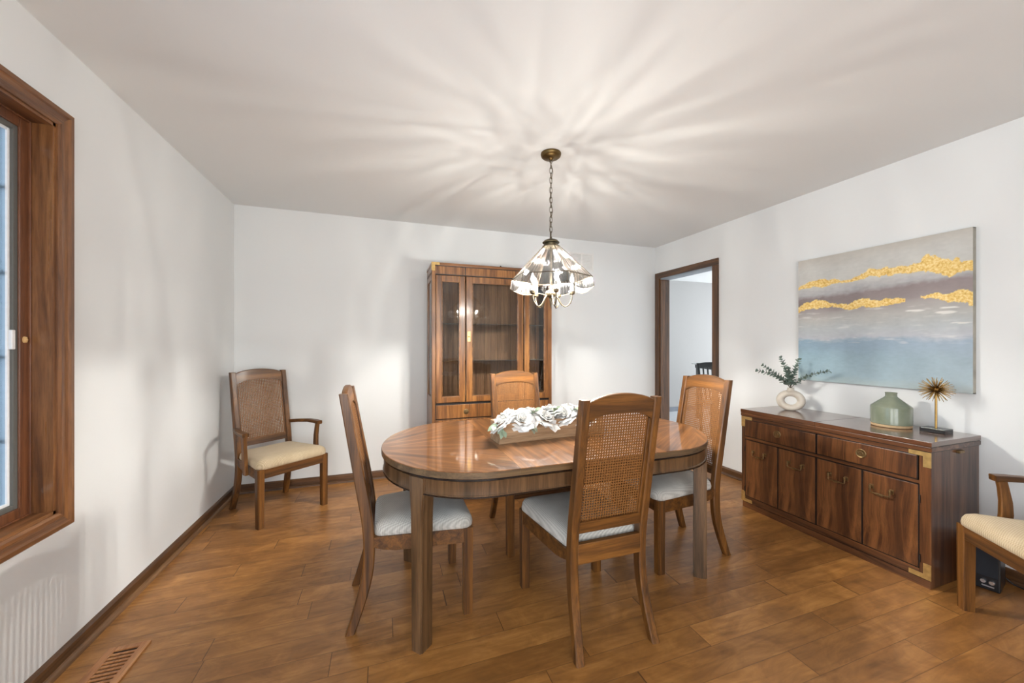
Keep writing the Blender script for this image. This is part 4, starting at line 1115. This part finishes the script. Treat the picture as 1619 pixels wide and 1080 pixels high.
bm = nb(); tube(bm, [(0, 0, 1.86), (0, 0, 1.56)], 0.0065, 10); lathe(bm, [(0.0005, 1.600), (0.012, 1.598), (0.030, 1.585), (0.034, 1.570), (0.028, 1.556), (0.014, 1.548), (0.0005, 1.546)], 24)
obj('stem', bm, M['pewter'], ch, smooth=40)
bm = nb(); lathe(bm, [(0.0005, 1.556), (0.010, 1.548), (0.012, 1.535), (0.006, 1.522), (0.007, 1.512), (0.004, 1.498), (0.0005, 1.478)], 16); obj('finial', bm, M['pewter'], ch, smooth=60)
# six-sided shade
PH = math.radians(-94.5); RT, RS, RB = 0.055, 0.252, 0.262
ZTp, ZSh, ZBt = 1.862, 1.668, 1.612
def hexv(k, r, z): a = PH + k * PI / 3; return Vector((r * math.cos(a), r * math.sin(a), z))
fr_bm = nb()
for k in range(6):
    a0, a1 = hexv(k, RT, ZTp), hexv(k + 1, RT, ZTp); b0, b1 = hexv(k, RS, ZSh), hexv(k + 1, RS, ZSh); c0, c1 = hexv(k, RB, ZBt), hexv(k + 1, RB, ZBt)
    # upper pane, solid 3 mm
    def slab(quad_rows, th=0.003):
        bm = nb(); rows = [[Vector(p) for p in r] for r in quad_rows]
        nrm = (rows[0][-1] - rows[0][0]).cross(rows[-1][0] - rows[0][0]).normalized()
        F = [[bm.verts.new(p) for p in r] for r in rows]
        for j in range(len(rows) - 1):
            for i in range(len(rows[0]) - 1): bm.faces.new((F[j][i], F[j][i + 1], F[j + 1][i + 1], F[j + 1][i]))
        return bm
    n_ = 6
    rows = [[a0.lerp(b0, j / 4).lerp(a1.lerp(b1, j / 4), i / n_) for i in range(n_ + 1)] for j in range(5)]
    obj('glass_pane', slab(rows), M['shade'], ch)
    # skirt pane with a scalloped lower edge
    low = lambda t: c0.lerp(c1, t) + Vector((0, 0, -0.026 * math.sin(PI * t)))
    rows = [[b0.lerp(b1, i / 12).lerp(low(i / 12), j / 2) for i in range(13)] for j in range(3)]
    obj('skirt_pane', slab(rows), M['shade'], ch)
    tube(fr_bm, [a0, b0], 0.0023, 6); tube(fr_bm, [b0, b1], 0.0026, 6); tube(fr_bm, [a0, a1], 0.0026, 6); tube(fr_bm, [b0, c0], 0.0022, 6)
    tube(fr_bm, [low(t / 12) for t in range(13)], 0.0020, 6)
obj('shade_frame', fr_bm, plain('dark came', srgb(74, 62, 46), 0.6, metal=0.2, var=0.2), ch, smooth=60)
# five arms with candles
for k in range(5):
    a = math.radians(-19 - 90 + 72 * k + 8); d_ = Vector((math.cos(a), math.sin(a), 0))
    prof = [(0.020, 1.572), (0.034, 1.556), (0.050, 1.530), (0.066, 1.503), (0.085, 1.491), (0.104, 1.497), (0.119, 1.515), (0.127, 1.540), (0.129, 1.566)]
    bm = nb(); tube(bm, [d_ * r + Vector((0, 0, z)) for r, z in prof], 0.0042, 8); ar = obj('arm', bm, M['pewter'], ch, smooth=60)
    bm = nb(); lathe(bm, [(0.0005, 0.0), (0.008, 0.0), (0.017, 0.006), (0.019, 0.020), (0.0175, 0.022), (0.0005, 0.020)], 20); obj('candle_cup', bm, M['pewter'], ar, loc=tuple(d_ * 0.129 + Vector((0, 0, 1.562))), smooth=40)
    bm = nb(); lathe(bm, [(0.0005, 0), (0.0105, 0), (0.0105, 0.050), (0.0005, 0.052)], 16); obj('candle_sleeve', bm, M['sleeve'], ar, loc=tuple(d_ * 0.129 + Vector((0, 0, 1.582))), smooth=40)
    bm = nb(); lathe(bm, [(0.0005, 0.0), (0.007, 0.001), (0.0125, 0.012), (0.0135, 0.022), (0.011, 0.036), (0.006, 0.048), (0.0005, 0.058)], 12); bl = obj('bulb', bm, M['bulb'], ar, loc=tuple(d_ * 0.129 + Vector((0, 0, 1.634))), smooth=180)
    bm = nb(); lathe(bm, [(0.0004, 0.014), (0.0032, 0.016), (0.0032, 0.036), (0.0004, 0.038)], 6); fl = obj('filament', bm, M['filament'], ar, loc=tuple(d_ * 0.129 + Vector((0, 0, 1.634))))

# ------------------------------------------------------------------ wall register, outlet, floor register, speaker
vr = thing('wall_register', 'white metal air register high on the back wall behind the chandelier', 'vent', (2.115, YB, 2.195))
M['white_metal'] = plain('white painted metal', (0.80, 0.79, 0.77, 1), 0.45)
bm = nb()
for q in ((-0.155, -0.135, -0.1, 0.1), (0.135, 0.155, -0.1, 0.1), (-0.135, 0.135, -0.1, -0.082), (-0.135, 0.135, 0.082, 0.1), (-0.008, 0.008, -0.082, 0.082)): box(bm, q[0], q[1], -0.008, 0.0, q[2], q[3])
obj('frame', bm, M['white_metal'], vr)
for s in (-1, 1):
    bm = nb()
    for k in range(10):
        zc = -0.074 + 0.0164 * k
        loft(bm, [[(x, -0.007, zc + 0.005), (x, -0.006, zc + 0.0065), (x, -0.0005, zc - 0.004), (x, -0.0015, zc - 0.0055)] for x in ((0.008, 0.135) if s > 0 else (-0.135, -0.008))])
    obj('louvre_bank', bm, M['white_metal'], vr)

fr_ = thing('floor_register', 'slotted wooden floor register by the left baseboard', 'vent', (-1.000, 1.835, 0.0), 0)
M['reg'] = wood('register wood', srgb(150, 96, 54), srgb(178, 120, 72), srgb(196, 140, 88), axis='Y', rough=0.4, coat=0.1)
bm = nb(); L2, W2 = 0.152, 0.070
for q in ((-W2, -0.040, -L2, L2), (0.040, W2, -L2, L2), (-0.040, 0.040, L2 - 0.024, L2), (-0.040, 0.040, -L2, -L2 + 0.024)): box(bm, q[0], q[1], q[2], q[3], 0.0005, 0.008, bev=0.002)
obj('frame', bm, M['reg'], fr_)
for k in range(12):
    y = -L2 + 0.034 + k * 0.0205
    bm = nb(); box(bm, -0.042, 0.042, y - 0.0055, y + 0.0055, 0.001, 0.0065, bev=0.001); obj('slat', bm, M['reg'], fr_)
obj('duct_shade', boxes((-0.044, 0.044, -L2 + 0.02, L2 - 0.02, 0.0003, 0.0012)), plain('dark duct', srgb(14, 12, 10), 0.8), fr_)  # near-black sheet painted as the shade inside the register opening

sp = thing('speaker', 'small black computer speaker on the floor between sideboard and armchair', 'speaker', (2.985, 0.985, 0), math.radians(12))
M['blk'] = plain('black plastic', srgb(22, 23, 26), 0.35)
obj('cabinet', boxes((-0.055, 0.085, -0.005, 0.095, 0.0, 0.205), bev=0.006), M['blk'], sp)
obj('grille', boxes((-0.060, -0.054, 0.002, 0.088, 0.070, 0.196), bev=0.003), plain('black grille cloth', srgb(34, 37, 44), 0.8, bump=0.4, bscale=400), sp)
for y, z in ((0.022, 0.044), (0.050, 0.044)):
    bm = nb(); lathe(bm, [(0.0005, 0.010), (0.009, 0.010), (0.011, 0.006), (0.011, 0.0), (0.0005, 0.0)], 18); bmesh.ops.rotate(bm, verts=bm.verts, matrix=Matrix.Rotation(-PI / 2, 3, 'Y'))
    obj('knob', bm, plain('silver knob', (0.75, 0.75, 0.76, 1), 0.25, metal=0.9), sp, loc=(-0.056, y, z), smooth=40)
bm = nb(); box(bm, -0.058, -0.054, 0.015, 0.055, 0.018, 0.024); obj('badge', bm, plain('silver strip', (0.6, 0.6, 0.62, 1), 0.3, metal=0.8), sp)
pts = [(3.075, 1.02, 0.05), (3.095, 0.98, 0.010), (3.085, 0.90, 0.006), (3.098, 0.80, 0.006), (3.082, 0.70, 0.006), (3.100, 0.55, 0.006), (3.09, 0.40, 0.006)]
bm = nb(); tube(bm, [Vector(pts[i]).lerp(Vector(pts[i + 1]), t) for i in range(len(pts) - 1) for t in (0, .5)] + [pts[-1]], 0.0035, 6)
tag(obj('speaker_cable', bm, M['blk'], smooth=180), 'thin black cable along the right baseboard behind the speaker', 'cable')

# ------------------------------------------------------------------ next room seen through the doorway
bc = thing('slat_back_chair', 'black wooden chair with a slatted back in the next room', 'chair', (4.42, 3.92, 0), math.radians(152))
M['black_wood'] = plain('black painted wood', srgb(26, 28, 28), 0.35, coat=0.3)
for s in (-1, 1):
    bm = nb(); sweep(bm, [(s * 0.20, -0.23, 0.0), (s * 0.20, -0.20, 0.45), (s * 0.215, -0.24, 0.75), (s * 0.225, -0.275, 0.985)], crect(0.034, 0.034, 0.004), up=(0, 1, 0)); obj('rear_post', bm, M['black_wood'], bc)
    obj('front_leg', boxes((s * 0.20 - 0.018, s * 0.20 + 0.018, 0.18, 0.216, 0, 0.44), bev=0.003), M['black_wood'], bc)
obj('seat', boxes((-0.225, 0.225, -0.21, 0.225, 0.43, 0.465), bev=0.008), M['black_wood'], bc)
bm = nb(); sweep(bm, [(-0.235, -0.268, 0.945), (-0.12, -0.288, 0.962), (0, -0.296, 0.966), (0.12, -0.288, 0.962), (0.235, -0.268, 0.945)], crect(0.022, 0.075, 0.004)); obj('crest_rail', bm, M['black_wood'], bc)
for k in range(6):
    x = -0.15 + 0.06 * k; bm = nb(); sweep(bm, [(x * 0.9, -0.20, 0.46), (x, -0.24, 0.72), (x, -0.285, 0.94)], crect(0.022, 0.012, 0.002), up=(0, 1, 0)); obj('slat', bm, M['black_wood'], bc)
ct_ = thing('counter_table', 'white topped high counter behind the black chair in the next room', 'table', (5.38, 4.52, 0), math.radians(-18))
obj('top', boxes((-0.50, 0.50, -0.20, 0.42, 0.92, 0.945), bev=0.004), plain('glossy white top', (0.80, 0.81, 0.82, 1), 0.12), ct_)
obj('apron', boxes((-0.46, 0.46, -0.16, 0.38, 0.86, 0.92)), M['black_wood'], ct_)
for sx in (-0.45, 0.41):
    for sy in (-0.15, 0.33): obj('leg', boxes((sx, sx + 0.04, sy, sy + 0.04, 0, 0.86)), M['black_wood'], ct_)
